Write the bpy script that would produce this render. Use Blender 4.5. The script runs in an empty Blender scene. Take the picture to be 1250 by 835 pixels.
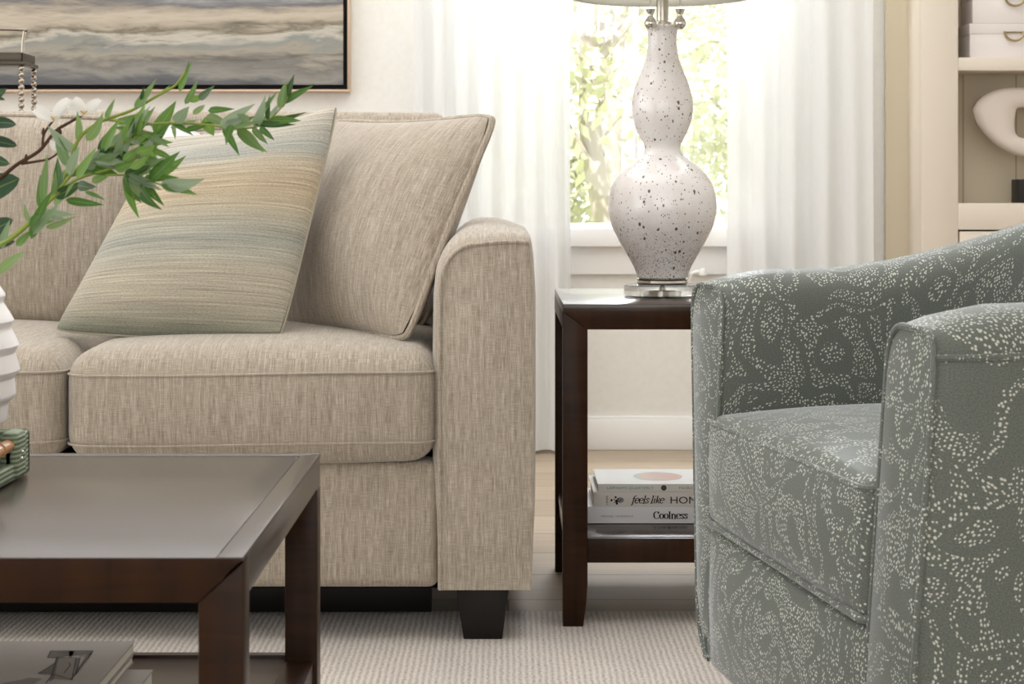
import bpy, bmesh, math, random
from mathutils import Vector, Matrix, noise
rnd = random.Random(7)
SC = bpy.context.scene
COL = SC.collection
F, CX, HY, H = 2200.0, 620.0, 245.0, 0.76
PI = math.pi

def at(px, py, Y):                      # a point of the photograph at distance Y
    return Vector(((px - CX) * Y / F, Y, H - (py - HY) * Y / F))

# ------------------------------------------------------------------ materials
class NT:
    def __init__(s, name):
        s.m = bpy.data.materials.new(name); s.m.use_nodes = True
        s.t = s.m.node_tree; s.t.nodes.clear()
        s.out = s.t.nodes.new('ShaderNodeOutputMaterial')
    def n(s, kind, **kw):
        nd = s.t.nodes.new('ShaderNode' + kind)
        for k, v in kw.items():
            if k.startswith('i_'):
                key = k[2:].replace('_', ' ')
                key = int(key) if key.isdigit() else key
                s.set(nd.inputs[key], v)
            else: setattr(nd, k, v)
        return nd
    def set(s, sock, v):
        if isinstance(v, bpy.types.NodeSocket): s.t.links.new(v, sock)
        elif isinstance(v, bpy.types.Node): s.t.links.new(v.outputs[0], sock)
        else: sock.default_value = v
    def math(s, op, a, b=0.0, c=None, clamp=False):
        nd = s.n('Math', operation=op); nd.use_clamp = clamp
        s.set(nd.inputs[0], a); s.set(nd.inputs[1], b)
        if c is not None: s.set(nd.inputs[2], c)
        return nd.outputs[0]
    def coord(s, which='Object', scale=(1, 1, 1), rot=(0, 0, 0)):
        tc = s.n('TexCoord'); mp = s.n('Mapping')
        s.t.links.new(tc.outputs[which], mp.inputs[0])
        mp.inputs['Scale'].default_value = scale; mp.inputs['Rotation'].default_value = rot
        return mp.outputs[0]
    def noise(s, vec, scale=1.0, detail=2.0, rough=0.5, dist=0.0):
        nd = s.n('TexNoise'); s.set(nd.inputs['Vector'], vec)
        nd.inputs['Scale'].default_value = scale; nd.inputs['Detail'].default_value = detail
        nd.inputs['Roughness'].default_value = rough; nd.inputs['Distortion'].default_value = dist
        return nd.outputs[0]
    def ramp(s, fac, stops, interp='LINEAR'):
        nd = s.n('ValToRGB'); s.set(nd.inputs[0], fac)
        e = nd.color_ramp.elements; nd.color_ramp.interpolation = interp
        while len(e) < len(stops): e.new(0.5)
        for el, (p, c) in zip(e, stops):
            el.position = p; el.color = (*c, 1) if len(c) == 3 else c
        return nd.outputs[0]
    def mix(s, fac, a, b, blend='MIX'):
        nd = s.n('MixRGB', blend_type=blend)
        s.set(nd.inputs[0], fac)
        for k, v in ((1, a), (2, b)):
            s.set(nd.inputs[k], (*v, 1) if isinstance(v, tuple) and len(v) == 3 else v)
        return nd.outputs[0]
    def bsdf(s, col, rough=0.6, spec=0.5, metal=0.0, bump=None, bstr=0.2, bdist=0.002, **kw):
        b = s.n('BsdfPrincipled')
        s.set(b.inputs['Base Color'], (*col, 1) if isinstance(col, tuple) and len(col) == 3 else col)
        s.set(b.inputs['Roughness'], rough)
        b.inputs['Specular IOR Level'].default_value = spec
        b.inputs['Metallic'].default_value = metal
        for k, v in kw.items(): s.set(b.inputs[k.replace('_', ' ')], v)
        if bump is not None:
            bn = s.n('Bump'); s.set(bn.inputs['Height'], bump)
            bn.inputs['Strength'].default_value = bstr; bn.inputs['Distance'].default_value = bdist
            s.t.links.new(bn.outputs[0], b.inputs['Normal'])
        s.t.links.new(b.outputs[0], s.out.inputs[0])
        return b

def plain(name, col, rough=0.6, spec=0.5, metal=0.0, **kw):
    t = NT(name); t.bsdf(col, rough, spec, metal, **kw); return t.m

def L(r, g, b):                          # sRGB 0-255 -> linear
    f = lambda c: c / 255 / 12.92 if c / 255 <= 0.04045 else ((c / 255 + 0.055) / 1.055) ** 2.4
    return (f(r), f(g), f(b))

M = {}
def fabric_mat(name, dark, mid, light, us=520, vs=26):
    t = NT(name)
    a = t.noise(t.coord('UV', (us, vs, 1)), 1, 2, 0.6)
    b = t.noise(t.coord('UV', (vs * 1.4, us * 1.0, 1)), 1, 2, 0.6)
    c = t.noise(t.coord('UV', (us * 0.22, vs * 0.25, 1)), 1, 2, 0.5)
    d = t.noise(t.coord('UV', (us * 1.3, us * 1.3, 1)), 1, 1, 0.5)
    w = t.math('ADD', t.math('MULTIPLY', a, 0.42), t.math('MULTIPLY', b, 0.24))
    w = t.math('ADD', w, t.math('MULTIPLY', c, 0.20))
    w = t.math('ADD', w, t.math('MULTIPLY', d, 0.20))
    col = t.ramp(w, [(0.36, dark), (0.53, mid), (0.70, light)])
    t.bsdf(col, 0.9, 0.15, bump=w, bstr=0.4, bdist=0.0018, Sheen_Weight=0.35, Sheen_Roughness=0.5)
    return t.m
M['sofa'] = fabric_mat('oatmeal_weave', L(118, 106, 92), L(171, 159, 143), L(214, 204, 190), 860, 34)

t = NT('striped_weave')                  # striped pillow: v runs up the pillow, 0..1
uv = t.coord('UV')
sep = t.n('SeparateXYZ'); t.set(sep.inputs[0], uv)
wob = t.noise(t.coord('UV', (4.0, 7, 1)), 1, 2)
v = t.math('ADD', sep.outputs[1], t.math('MULTIPLY', t.math('SUBTRACT', wob, 0.5), 0.035))
base = t.ramp(v, [(0.0, L(134, 138, 124)), (0.05, L(160, 156, 140)), (0.14, L(182, 174, 156)), (0.25, L(186, 178, 160)), (0.31, L(180, 176, 162)),
                  (0.37, L(163, 163, 152)), (0.43, L(172, 169, 155)), (0.50, L(186, 176, 155)), (0.58, L(188, 172, 146)), (0.66, L(186, 170, 145)),
                  (0.73, L(188, 176, 155)), (0.79, L(166, 167, 158)), (0.86, L(176, 173, 162)), (0.92, L(184, 178, 165)), (0.97, L(190, 183, 169))])
fine = t.noise(t.coord('UV', (1.3, 110, 1)), 1, 3, 0.75)
fine2 = t.noise(t.coord('UV', (90, 260, 1)), 1, 1, 0.6)
lines = t.ramp(fine, [(0.36, (0.6, 0.6, 0.6)), (0.45, (0.92, 0.92, 0.92)), (0.55, (1.0, 1.0, 1.0)), (0.63, (1.32, 1.3, 1.26))])
col = t.mix(0.85, base, lines, 'MULTIPLY')
sp = t.ramp(fine2, [(0.36, (0.66, 0.66, 0.66)), (0.6, (1.1, 1.1, 1.1))])
col = t.mix(0.5, col, sp, 'MULTIPLY')
t.bsdf(col, 0.9, 0.15, bump=t.math('ADD', fine, t.math('MULTIPLY', fine2, 0.4)), bstr=0.5, bdist=0.002, Sheen_Weight=0.2)
M['stripe'] = t.m
M['stripe_edge'] = plain('striped_weave_edge', L(172, 166, 150), 0.9, 0.1)
M['whitecloth'] = plain('white_cotton', L(238, 237, 238), 0.9, 0.1, Sheen_Weight=0.3)

t = NT('dotted_swirl_fabric')            # armchair: pale dots in swirling bands on grey green
uv = t.coord('UV')
wn = t.n('TexNoise'); t.set(wn.inputs['Vector'], uv); wn.inputs['Scale'].default_value = 9; wn.inputs['Detail'].default_value = 1
warp = t.n('VectorMath', operation='MULTIPLY_ADD')
t.set(warp.inputs[0], wn.outputs[1]); warp.inputs[1].default_value = (0.045, 0.045, 0); t.set(warp.inputs[2], uv)
big = t.noise(warp.outputs[0], 7.5, 1.0, 0.5, 1.1)
band = t.math('SINE', t.math('MULTIPLY', big, 48.0))
band2 = t.noise(uv, 11, 1.0)
msk = t.math('ADD', band, t.math('MULTIPLY', t.math('SUBTRACT', band2, 0.5), 1.6))
msk = t.ramp(t.math('ADD', msk, 0.30), [(0.0, (0, 0, 0)), (0.06, (1, 1, 1))])
vo = t.n('TexVoronoi', feature='F1', voronoi_dimensions='2D'); t.set(vo.inputs['Vector'], warp.outputs[0])
vo.inputs['Scale'].default_value = 196; vo.inputs['Randomness'].default_value = 0.78
sz = t.noise(uv, 70, 1)
thr = t.math('ADD', 0.14, t.math('MULTIPLY', sz, 0.30))
dot = t.math('MULTIPLY', t.math('SUBTRACT', thr, vo.outputs['Distance']), 8.0, clamp=True)
dot = t.math('MULTIPLY', dot, msk)
weave = t.noise(t.coord('UV', (420, 700, 1)), 1, 2, 0.6)
ground = t.ramp(weave, [(0.3, L(88, 94, 88)), (0.7, L(119, 125, 118))])
col = t.mix(dot, ground, L(212, 215, 205))
t.bsdf(col, 0.88, 0.2, bump=t.math('ADD', weave, t.math('MULTIPLY', dot, 0.6)), bstr=0.35, bdist=0.0015, Coat_Weight=0.35, Coat_Roughness=0.38, Sheen_Weight=0.7, Sheen_Roughness=0.24, Sheen_Tint=(0.92, 0.94, 1, 1))
M['chair'] = t.m

def wood(name, a, b, rough, coat=0.0, spec=0.4):
    t = NT(name)
    g = t.noise(t.coord('Object', (6, 60, 60)), 1, 3, 0.6, 0.6)
    g2 = t.noise(t.coord('Object', (40, 40, 3)), 1, 2, 0.6, 0.4)
    col = t.ramp(t.math('ADD', t.math('MULTIPLY', g, 0.5), t.math('MULTIPLY', g2, 0.5)), [(0.3, a), (0.7, b)])
    t.bsdf(col, rough, spec, Coat_Weight=coat, Coat_Roughness=0.2)
    return t.m
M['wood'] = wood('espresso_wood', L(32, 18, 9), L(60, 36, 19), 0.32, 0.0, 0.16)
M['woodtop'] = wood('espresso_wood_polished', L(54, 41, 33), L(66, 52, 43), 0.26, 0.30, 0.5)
M['black'] = plain('black_lacquer', L(22, 18, 16), 0.4, 0.3)
M['underlining'] = plain('black_underlining', L(14, 13, 13), 0.95, 0.1)

t = NT('wall_paint'); n = t.noise(t.coord('Object', (60, 60, 60)), 1, 3)
t.bsdf(t.ramp(n, [(0.3, L(236, 234, 228)), (0.7, L(240, 238, 233))]), 0.85, 0.2, bump=n, bstr=0.05); M['wall'] = t.m
M['trim'] = plain('white_trim', L(249, 248, 246), 0.45, 0.4)
M['cabinet'] = plain('cream_cabinet', L(228, 217, 202), 0.5, 0.35)
t = NT('beadboard'); w = t.n('TexWave', bands_direction='X', wave_profile='SAW')
t.set(w.inputs[0], t.coord('Object', (1, 1, 1))); w.inputs['Scale'].default_value = 1.95
gr = t.ramp(w.outputs[1], [(0.0, L(150, 134, 108)), (0.04, L(214, 202, 178)), (1.0, L(214, 202, 178))])
t.bsdf(gr, 0.6, 0.3, bump=w.outputs[1], bstr=0.0); M['beadboard'] = t.m

t = NT('oak_planks')
oc = t.coord('Object')
br = t.n('TexBrick', offset=0.37, offset_frequency=2); t.set(br.inputs['Vector'], oc)
br.inputs['Scale'].default_value = 1.0; br.inputs['Brick Width'].default_value = 1.9; br.inputs['Row Height'].default_value = 0.228
br.inputs['Mortar Size'].default_value = 0.0022; br.inputs['Mortar Smooth'].default_value = 0.2
br.inputs['Color1'].default_value = (*L(178, 162, 142), 1); br.inputs['Color2'].default_value = (*L(162, 145, 125), 1)
br.inputs['Mortar'].default_value = (*L(88, 74, 60), 1)
g = t.noise(t.coord('Object', (3, 70, 1)), 1, 4, 0.6, 0.5)
col = t.mix(0.55, br.outputs[0], t.ramp(g, [(0.3, (0.72, 0.70, 0.68)), (0.65, (1.08, 1.06, 1.04))]), 'MULTIPLY')
t.bsdf(col, t.math('MULTIPLY_ADD', g, 0.15, 0.40), 0.25, bump=br.outputs[1], bstr=-0.3); M['floor'] = t.m

t = NT('loop_pile_rug')
oc = t.coord('Object')
wa = t.n('TexWave', bands_direction='X', wave_profile='SIN'); t.set(wa.inputs[0], oc)
wa.inputs['Scale'].default_value = 31; wa.inputs['Distortion'].default_value = 1.6; wa.inputs['Detail'].default_value = 2; wa.inputs['Detail Scale'].default_value = 1.4
nn = t.noise(t.coord('Object', (210, 120, 100)), 1, 3, 0.7)
n2 = t.noise(t.coord('Object', (9, 4, 1)), 1, 2, 0.5)
hgt = t.math('ADD', t.math('MULTIPLY', wa.outputs[1], 0.30), t.math('MULTIPLY', nn, 0.95))
c1 = t.ramp(hgt, [(0.30, L(150, 139, 128)), (0.52, L(196, 187, 178)), (0.85, L(224, 217, 209))])
col = t.mix(0.5, c1, t.ramp(n2, [(0.35, (0.86, 0.85, 0.87)), (0.65, (1.05, 1.04, 1.02))]), 'MULTIPLY')
t.bsdf(col, 0.95, 0.1, bump=hgt, bstr=0.6, bdist=0.004, Sheen_Weight=0.2); M['rug'] = t.m

t = NT('sheer_voile')
df = t.n('BsdfDiffuse'); df.inputs[0].default_value = (0.86, 0.86, 0.85, 1)
tl = t.n('BsdfTranslucent'); tl.inputs[0].default_value = (0.92, 0.93, 0.93, 1)
tp = t.n('BsdfTransparent'); tp.inputs[0].default_value = (1, 1, 1, 1)
m1 = t.n('MixShader'); m1.inputs[0].default_value = 0.13; t.t.links.new(df.outputs[0], m1.inputs[1]); t.t.links.new(tl.outputs[0], m1.inputs[2])
th = t.noise(t.coord('UV', (300, 18, 1)), 1, 2)
m2 = t.n('MixShader'); t.set(m2.inputs[0], t.math('MULTIPLY_ADD', th, 0.10, 0.02)); t.t.links.new(m1.outputs[0], m2.inputs[1]); t.t.links.new(tp.outputs[0], m2.inputs[2])
t.t.links.new(m2.outputs[0], t.out.inputs[0]); M['sheer'] = t.m

t = NT('pane_glass'); tp = t.n('BsdfTransparent'); gl = t.n('BsdfGlossy'); gl.inputs['Roughness'].default_value = 0.02
mx = t.n('MixShader'); mx.inputs[0].default_value = 0.05
t.t.links.new(tp.outputs[0], mx.inputs[1]); t.t.links.new(gl.outputs[0], mx.inputs[2]); t.t.links.new(mx.outputs[0], t.out.inputs[0]); M['pane'] = t.m

t = NT('speckled_glass')                 # lamp body: milky glass with dark flecks
oc = t.coord('Object')
sp_ = t.n('SeparateXYZ'); t.set(sp_.inputs[0], oc)
def fleck(scale, thr, keep, zs):
    v1 = t.n('TexVoronoi', feature='F1')
    t.set(v1.inputs['Vector'], t.n('VectorMath', operation='ADD', i_0=t.coord('Object', (1, 1, zs)), i_1=(0.3, 0.1, 0.2)))
    v1.inputs['Scale'].default_value = scale
    sc = t.n('SeparateXYZ'); t.set(sc.inputs[0], v1.outputs['Color'])
    th2 = t.math('MULTIPLY', sc.outputs[1], thr)
    return t.math('MULTIPLY', t.math('LESS_THAN', v1.outputs['Distance'], th2), t.math('LESS_THAN', sc.outputs[0], keep))
f1 = fleck(120, 0.36, 0.24, 0.7); f2 = fleck(270, 0.40, 0.34, 0.75)
low = t.n('MapRange'); t.set(low.inputs[0], sp_.outputs[2]); low.inputs[1].default_value = 0.16; low.inputs[2].default_value = 0.035
f3 = t.math('MULTIPLY', fleck(420, 0.50, 0.75, 0.8), low.outputs[0])
fl = t.math('MAXIMUM', t.math('MAXIMUM', f1, f2), f3)
cl = t.noise(oc, 22, 4, 0.6)
base = t.ramp(cl, [(0.3, L(236, 229, 227)), (0.55, L(244, 240, 239)), (0.75, L(249, 247, 247))])
col = t.mix(t.math('MULTIPLY', fl, 0.9), base, L(66, 57, 54))
t.bsdf(col, 0.22, 0.5, Coat_Weight=0.5, Coat_Roughness=0.06, Subsurface_Weight=0.5, Subsurface_Radius=(0.06, 0.055, 0.055)); M['lampglass'] = t.m
M['nickel'] = plain('brushed_nickel', L(190, 184, 172), 0.28, 0.5, 1.0)
M['chrome'] = plain('polished_nickel', L(215, 212, 205), 0.1, 0.5, 1.0)
t = NT('grey_lamp_shade'); b = t.bsdf(L(232, 230, 224), 0.9, 0.1)
tr = t.n('BsdfTranslucent'); tr.inputs[0].default_value = (*L(232, 230, 224), 1); mx = t.n('MixShader'); mx.inputs[0].default_value = 0.55
t.t.links.new(b.outputs[0], mx.inputs[1]); t.t.links.new(tr.outputs[0], mx.inputs[2]); t.t.links.new(mx.outputs[0], t.out.inputs[0]); M['shade'] = t.m
t = NT('clear_acrylic'); b = t.bsdf((1, 1, 1), 0.02, 0.5, Transmission_Weight=1.0, IOR=1.45)
tr = t.n('BsdfTransparent'); tr.inputs[0].default_value = (.95, .96, .97, 1); mx = t.n('MixShader'); mx.inputs[0].default_value = 0.35
t.t.links.new(b.outputs[0], mx.inputs[1]); t.t.links.new(tr.outputs[0], mx.inputs[2]); t.t.links.new(mx.outputs[0], t.out.inputs[0]); M['acrylic'] = t.m
M['brass'] = plain('aged_brass', L(168, 150, 112), 0.3, 0.5, 1.0)
M['gold'] = plain('rose_gold_frame', L(205, 180, 155), 0.35, 0.5, 0.6)
M['liner'] = plain('black_liner', L(16, 15, 16), 0.6, 0.2)
M['boxwhite'] = plain('white_linen_box', L(236, 228, 224), 0.75, 0.2)
M['boxlid'] = plain('white_linen_lid', L(232, 224, 219), 0.75, 0.2)
M['stone'] = plain('white_stone', L(226, 214, 203), 0.7, 0.25)
M['blackstone'] = plain('black_block', L(36, 32, 31), 0.5, 0.3)
M['pewter'] = plain('dark_pewter', L(84, 78, 70), 0.35, 0.5, 0.9)
M['bead'] = plain('beaded_silver', L(170, 160, 148), 0.25, 0.5, 0.95)
M['vase'] = plain('matt_white_ceramic', L(250, 246, 246), 0.55, 0.35)
t = NT('green_woven_fibre')
oc = t.coord('Object')
w1 = t.n('TexWave', bands_direction='Z'); t.set(w1.inputs[0], oc); w1.inputs['Scale'].default_value = 68; w1.inputs['Distortion'].default_value = 0.5
w2 = t.noise(t.coord('Object', (260, 260, 90)), 1, 2, 0.7)
hh = t.math('ADD', t.math('MULTIPLY', w1.outputs[1], 0.6), t.math('MULTIPLY', w2, 0.5))
t.bsdf(t.ramp(hh, [(0.2, L(92, 104, 82)), (0.6, L(142, 156, 132)), (0.9, L(166, 178, 156))]), 0.7, 0.3, bump=hh, bstr=0.6, bdist=0.002); M['tray'] = t.m
t = NT('bamboo'); nb = t.noise(t.coord('Object', (200, 12, 200)), 1, 2)
t.bsdf(t.ramp(nb, [(0.3, L(176, 120, 74)), (0.7, L(216, 166, 116))]), 0.4, 0.4); M['bamboo'] = t.m
def leafmat(name, cols):
    t = NT(name)
    g = t.n('NewGeometry')
    c = t.ramp(g.outputs['Random Per Island'], cols)
    u = t.n('SeparateXYZ'); t.set(u.inputs[0], t.coord('UV'))
    mid = t.math('LESS_THAN', t.math('ABSOLUTE', u.outputs[0]), 0.07)
    c = t.mix(t.math('MULTIPLY', mid, 0.25), c, L(190, 205, 130))
    b = t.bsdf(c, 0.42, 0.45)
    tr = t.n('BsdfTranslucent'); t.set(tr.inputs[0], c)
    mx = t.n('MixShader'); mx.inputs[0].default_value = 0.32
    t.t.links.new(b.outputs[0], mx.inputs[1]); t.t.links.new(tr.outputs[0], mx.inputs[2]); t.t.links.new(mx.outputs[0], t.out.inputs[0])
    return t.m
M['leaf'] = leafmat('garland_leaf', [(0.0, L(46, 82, 36)), (0.25, L(82, 126, 52)), (0.5, L(126, 164, 76)), (0.66, L(140, 162, 112)), (0.78, L(96, 134, 66)), (0.93, L(164, 180, 158)), (1.0, L(52, 86, 46))])
M['darkleaf'] = leafmat('dark_leaf', [(0.0, L(36, 62, 44)), (1.0, L(58, 88, 62))])
M['stemgreen'] = plain('green_stem', L(138, 156, 66), 0.5, 0.3)
M['twig'] = plain('brown_twig', L(84, 62, 48), 0.7, 0.2)
t = NT('white_petal'); b = t.bsdf((0.9, 0.89, 0.86), 0.6, 0.3)
tr = t.n('BsdfTranslucent'); tr.inputs[0].default_value = (0.9, 0.9, 0.86, 1); mx = t.n('MixShader'); mx.inputs[0].default_value = 0.4
t.t.links.new(b.outputs[0], mx.inputs[1]); t.t.links.new(tr.outputs[0], mx.inputs[2]); t.t.links.new(mx.outputs[0], t.out.inputs[0]); M['petal'] = t.m
M['stamen'] = plain('yellow_stamen', L(216, 176, 50), 0.6, 0.3)
M['cover'] = plain('white_book_cover', L(238, 236, 231), 0.4, 0.4)
M['cover2'] = plain('warm_grey_book_cover', L(238, 232, 228), 0.45, 0.4)
M['cover3'] = plain('cool_white_book_cover', L(246, 245, 250), 0.4, 0.4)
M['pages'] = plain('paper_pages', L(232, 226, 214), 0.9, 0.1)
M['ink'] = plain('black_ink', L(26, 25, 27), 0.6, 0.2)
M['greyink'] = plain('grey_ink', L(150, 148, 152), 0.6, 0.2)
M['tealink'] = plain('teal_ink', L(120, 166, 152), 0.6, 0.2)
t = NT('peach_print'); s_ = t.n('SeparateXYZ'); t.set(s_.inputs[0], t.coord('UV'))
t.bsdf(t.ramp(t.math('ADD', s_.outputs[0], t.math('MULTIPLY', t.noise(t.coord('UV', (3, 3, 1)), 1, 2), 0.3)), [(0.15, L(168, 200, 178)), (0.35, L(226, 190, 158)), (0.9, L(226, 166, 140))]), 0.5, 0.3); M['peach'] = t.m
M['magcover'] = plain('grey_magazine_cover', L(168, 160, 154), 0.45, 0.4)
M['print'] = plain('charcoal_print', L(84, 74, 70), 0.5, 0.3)
M['printlight'] = plain('taupe_print', L(132, 120, 112), 0.5, 0.3)

t = NT('abstract_strata_painting')       # soft horizontal brushed strata
oc = t.coord('Object'); s_ = t.n('SeparateXYZ'); t.set(s_.inputs[0], oc)
wv = t.noise(t.coord('Object', (2.2, 1, 9)), 1, 5, 0.62, 0.6)
wv2 = t.noise(t.coord('Object', (7, 1, 46)), 1, 5, 0.65, 0.8)
zz = t.math('ADD', t.math('MULTIPLY', s_.outputs[2], 3.0), t.math('MULTIPLY', t.math('SUBTRACT', wv, 0.5), 0.55))
zz = t.math('ADD', zz, t.math('MULTIPLY', t.math('SUBTRACT', wv2, 0.5), 0.18))
col = t.ramp(zz, [(0.0, L(88, 90, 95)), (0.11, L(104, 105, 108)), (0.19, L(148, 145, 138)), (0.27, L(124, 121, 116)), (0.34, L(166, 158, 144)),
                  (0.42, L(142, 145, 140)), (0.49, L(198, 191, 178)), (0.55, L(124, 117, 100)), (0.61, L(178, 167, 150)), (0.70, L(198, 187, 170)),
                  (0.77, L(168, 157, 143)), (0.83, L(118, 117, 118)), (0.91, L(148, 147, 150)), (1.0, L(192, 186, 176))])
dk = t.noise(t.coord('Object', (3.0, 1, 26)), 1, 4, 0.6, 1.0)
col = t.mix(t.math('MULTIPLY', t.ramp(dk, [(0.56, (0, 0, 0)), (0.72, (1, 1, 1))]), 0.75), col, L(82, 77, 72))
t.bsdf(col, 0.5, 0.3, bump=wv2, bstr=0.15); M['paint'] = t.m
M['canopy'] = leafmat('overexposed_foliage', [(0.0, L(186, 188, 158)), (0.5, L(206, 206, 180)), (1.0, L(222, 220, 200))])  # washed-out glare of overexposure put into the leaf colours
M['bark'] = plain('overexposed_bark', L(176, 166, 160), 0.9, 0.1)  # bark lightened too, overexposure put into its colour
M['lawn'] = plain('lawn_grass', L(170, 182, 120), 0.95, 0.1)

# ------------------------------------------------------------------ mesh builder
ORIG = {}
class MB:
    def __init__(s): s.v = []; s.f = []; s.uv = {}
    def add(s, verts, faces, uvs=None):
        o = len(s.v); s.v += [tuple(p) for p in verts]; s.f += [tuple(i + o for i in f) for f in faces]
        if uvs:
            for i, q in enumerate(uvs): s.uv[o + i] = q
        return s
    def box(s, x0, x1, y0, y1, z0, z1):
        return s.add([(x0, y0, z0), (x1, y0, z0), (x1, y1, z0), (x0, y1, z0), (x0, y0, z1), (x1, y0, z1), (x1, y1, z1), (x0, y1, z1)],
                     [(0, 3, 2, 1), (4, 5, 6, 7), (0, 1, 5, 4), (1, 2, 6, 5), (2, 3, 7, 6), (3, 0, 4, 7)])
    def hexa(s, b, t):                     # bottom quad, top quad
        return s.add(b + t, [(0, 3, 2, 1), (4, 5, 6, 7), (0, 1, 5, 4), (1, 2, 6, 5), (2, 3, 7, 6), (3, 0, 4, 7)])
    def rbox(s, x0, x1, y0, y1, z0, z1, r, n=8, deform=None, k=4):
        hs = [(x1 - x0) / 2, (y1 - y0) / 2, (z1 - z0) / 2]; c = [(x0 + x1) / 2, (y0 + y1) / 2, (z0 + z1) / 2]
        def samples(h):
            ri = min(r, h); inn = h - ri
            e = [inn + ri * math.tan(PI / 4 * i / k) for i in range(1, k + 1)]
            m = [-inn + 2 * inn * i / n for i in range(n + 1)] if inn > 1e-5 else [0]
            return [-q for q in reversed(e)] + m + e
        S = [samples(h) for h in hs]; idx = {}; V = []; Fc = []
        def vid(i, j, l):
            key = (i, j, l)
            if key not in idx:
                p = [S[0][i], S[1][j], S[2][l]]
                inn = [max(-(hs[a] - min(r, hs[a])), min(hs[a] - min(r, hs[a]), p[a])) for a in range(3)]
                d = Vector([p[a] - inn[a] for a in range(3)])
                if d.length > 1e-9: d = d.normalized() * min(r, max(abs(d.x), abs(d.y), abs(d.z)) if False else r)
                q = Vector([inn[a] + d[a] + c[a] for a in range(3)])
                if deform: q = Vector(deform((q.x - c[0]) / hs[0], (q.y - c[1]) / hs[1], (q.z - c[2]) / hs[2], q))
                idx[key] = len(V); V.append(q)
            return idx[key]
        X, Y, Z = [len(a) - 1 for a in S]
        for i in range(X):
            for j in range(Y):
                Fc.append((vid(i, j, 0), vid(i, j + 1, 0), vid(i + 1, j + 1, 0), vid(i + 1, j, 0)))
                Fc.append((vid(i, j, Z), vid(i + 1, j, Z), vid(i + 1, j + 1, Z), vid(i, j + 1, Z)))
        for i in range(X):
            for l in range(Z):
                Fc.append((vid(i, 0, l), vid(i + 1, 0, l), vid(i + 1, 0, l + 1), vid(i, 0, l + 1)))
                Fc.append((vid(i, Y, l), vid(i, Y, l + 1), vid(i + 1, Y, l + 1), vid(i + 1, Y, l)))
        for j in range(Y):
            for l in range(Z):
                Fc.append((vid(0, j, l), vid(0, j, l + 1), vid(0, j + 1, l + 1), vid(0, j + 1, l)))
                Fc.append((vid(X, j, l), vid(X, j + 1, l), vid(X, j + 1, l + 1), vid(X, j, l + 1)))
        return s.add(V, Fc)
    def loft(s, rings, closed=True, cap0=False, cap1=False, uvs=None):
        n = len(rings[0]); V = [p for r in rings for p in r]; Fc = []
        for a in range(len(rings) - 1):
            for b in range(n if closed else n - 1):
                c = (b + 1) % n
                Fc.append((a * n + b, a * n + c, (a + 1) * n + c, (a + 1) * n + b))
        if cap0: Fc.append(tuple(reversed(range(n))))
        if cap1: Fc.append(tuple((len(rings) - 1) * n + i for i in range(n)))
        return s.add(V, Fc, uvs)
    def tube(s, path, r, n=8, closed=False, taper=None):
        P = [Vector(p) for p in path]; rings = []; N = len(P); up = None
        for i, p in enumerate(P):
            a = P[(i - 1) % N] if closed or i else p; b = P[(i + 1) % N] if closed or i < N - 1 else p
            tg = (b - a).normalized()
            if up is None:
                up = Vector((0, 0, 1)) if abs(tg.z) < 0.9 else Vector((1, 0, 0))
            up = (up - tg * up.dot(tg)).normalized(); sd = tg.cross(up)
            rr = r if taper is None else r + (taper - r) * i / max(1, N - 1)
            rings.append([p + (up * math.cos(2 * PI * j / n) + sd * math.sin(2 * PI * j / n)) * rr for j in range(n)])
        if closed: rings.append(rings[0])
        return s.loft(rings, True, not closed, not closed)
    def lathe(s, prof, c=(0, 0, 0), n=40, cap=True):
        rings = [[(c[0] + r * math.cos(2 * PI * j / n), c[1] + r * math.sin(2 * PI * j / n), c[2] + z) for j in range(n)] for r, z in prof]
        return s.loft(rings, True, cap, cap)
    def prism(s, outline, y0, y1):         # outline in x,z
        n = len(outline)
        return s.add([(x, y0, z) for x, z in outline] + [(x, y1, z) for x, z in outline],
                     [tuple(range(n)), tuple(reversed(range(n, 2 * n)))] + [(i, i + n, (i + 1) % n + n, (i + 1) % n) for i in range(n)])
    def build(s, name, mat, parent=None, xf=None, smooth=True, bevel=0.0, sharp=42, seg=2, solid=0.0, subsurf=0):
        me = bpy.data.meshes.new(name)
        bm = bmesh.new()
        vs = [bm.verts.new(p) for p in s.v]
        for v, i in zip(vs, range(len(vs))): pass
        bm.verts.index_update()
        orig = {}
        for f in s.f:
            if len(set(f)) < 3: continue
            try: bm.faces.new([vs[i] for i in f])
            except ValueError: pass
        bmesh.ops.recalc_face_normals(bm, faces=bm.faces) if not s.uv or bevel else None
        ul = bm.loops.layers.uv.new('UVMap')
        if s.uv:
            for i, v in enumerate(bm.verts): orig[v] = s.uv.get(i)
            for f in bm.faces:
                for lp in f.loops:
                    q = orig.get(lp.vert)
                    if q: lp[ul].uv = q
        if bevel:
            ed = [e for e in bm.edges if len(e.link_faces) == 2 and e.calc_face_angle(0) > 0.5]
            bmesh.ops.bevel(bm, geom=ed, offset=bevel, segments=seg, profile=0.5, affect='EDGES', clamp_overlap=True)
        bm.normal_update()
        if not s.uv:
            for f in bm.faces:
                n = f.normal; ax = max(range(3), key=lambda a: abs(n[a]))
                for lp in f.loops:
                    c = lp.vert.co
                    lp[ul].uv = ((c.y, c.z), (c.x, c.z), (c.x, c.y))[ax]
        for f in bm.faces: f.smooth = smooth
        if smooth:
            for e in bm.edges:
                if len(e.link_faces) == 2 and e.calc_face_angle(0) > math.radians(sharp): e.smooth = False
        if xf:
            for v in bm.verts: v.co = xf(v.co)
        o = bpy.data.objects.new(name, me)
        base = ORIG.get(parent.name, Vector()) if parent else Vector()
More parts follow.
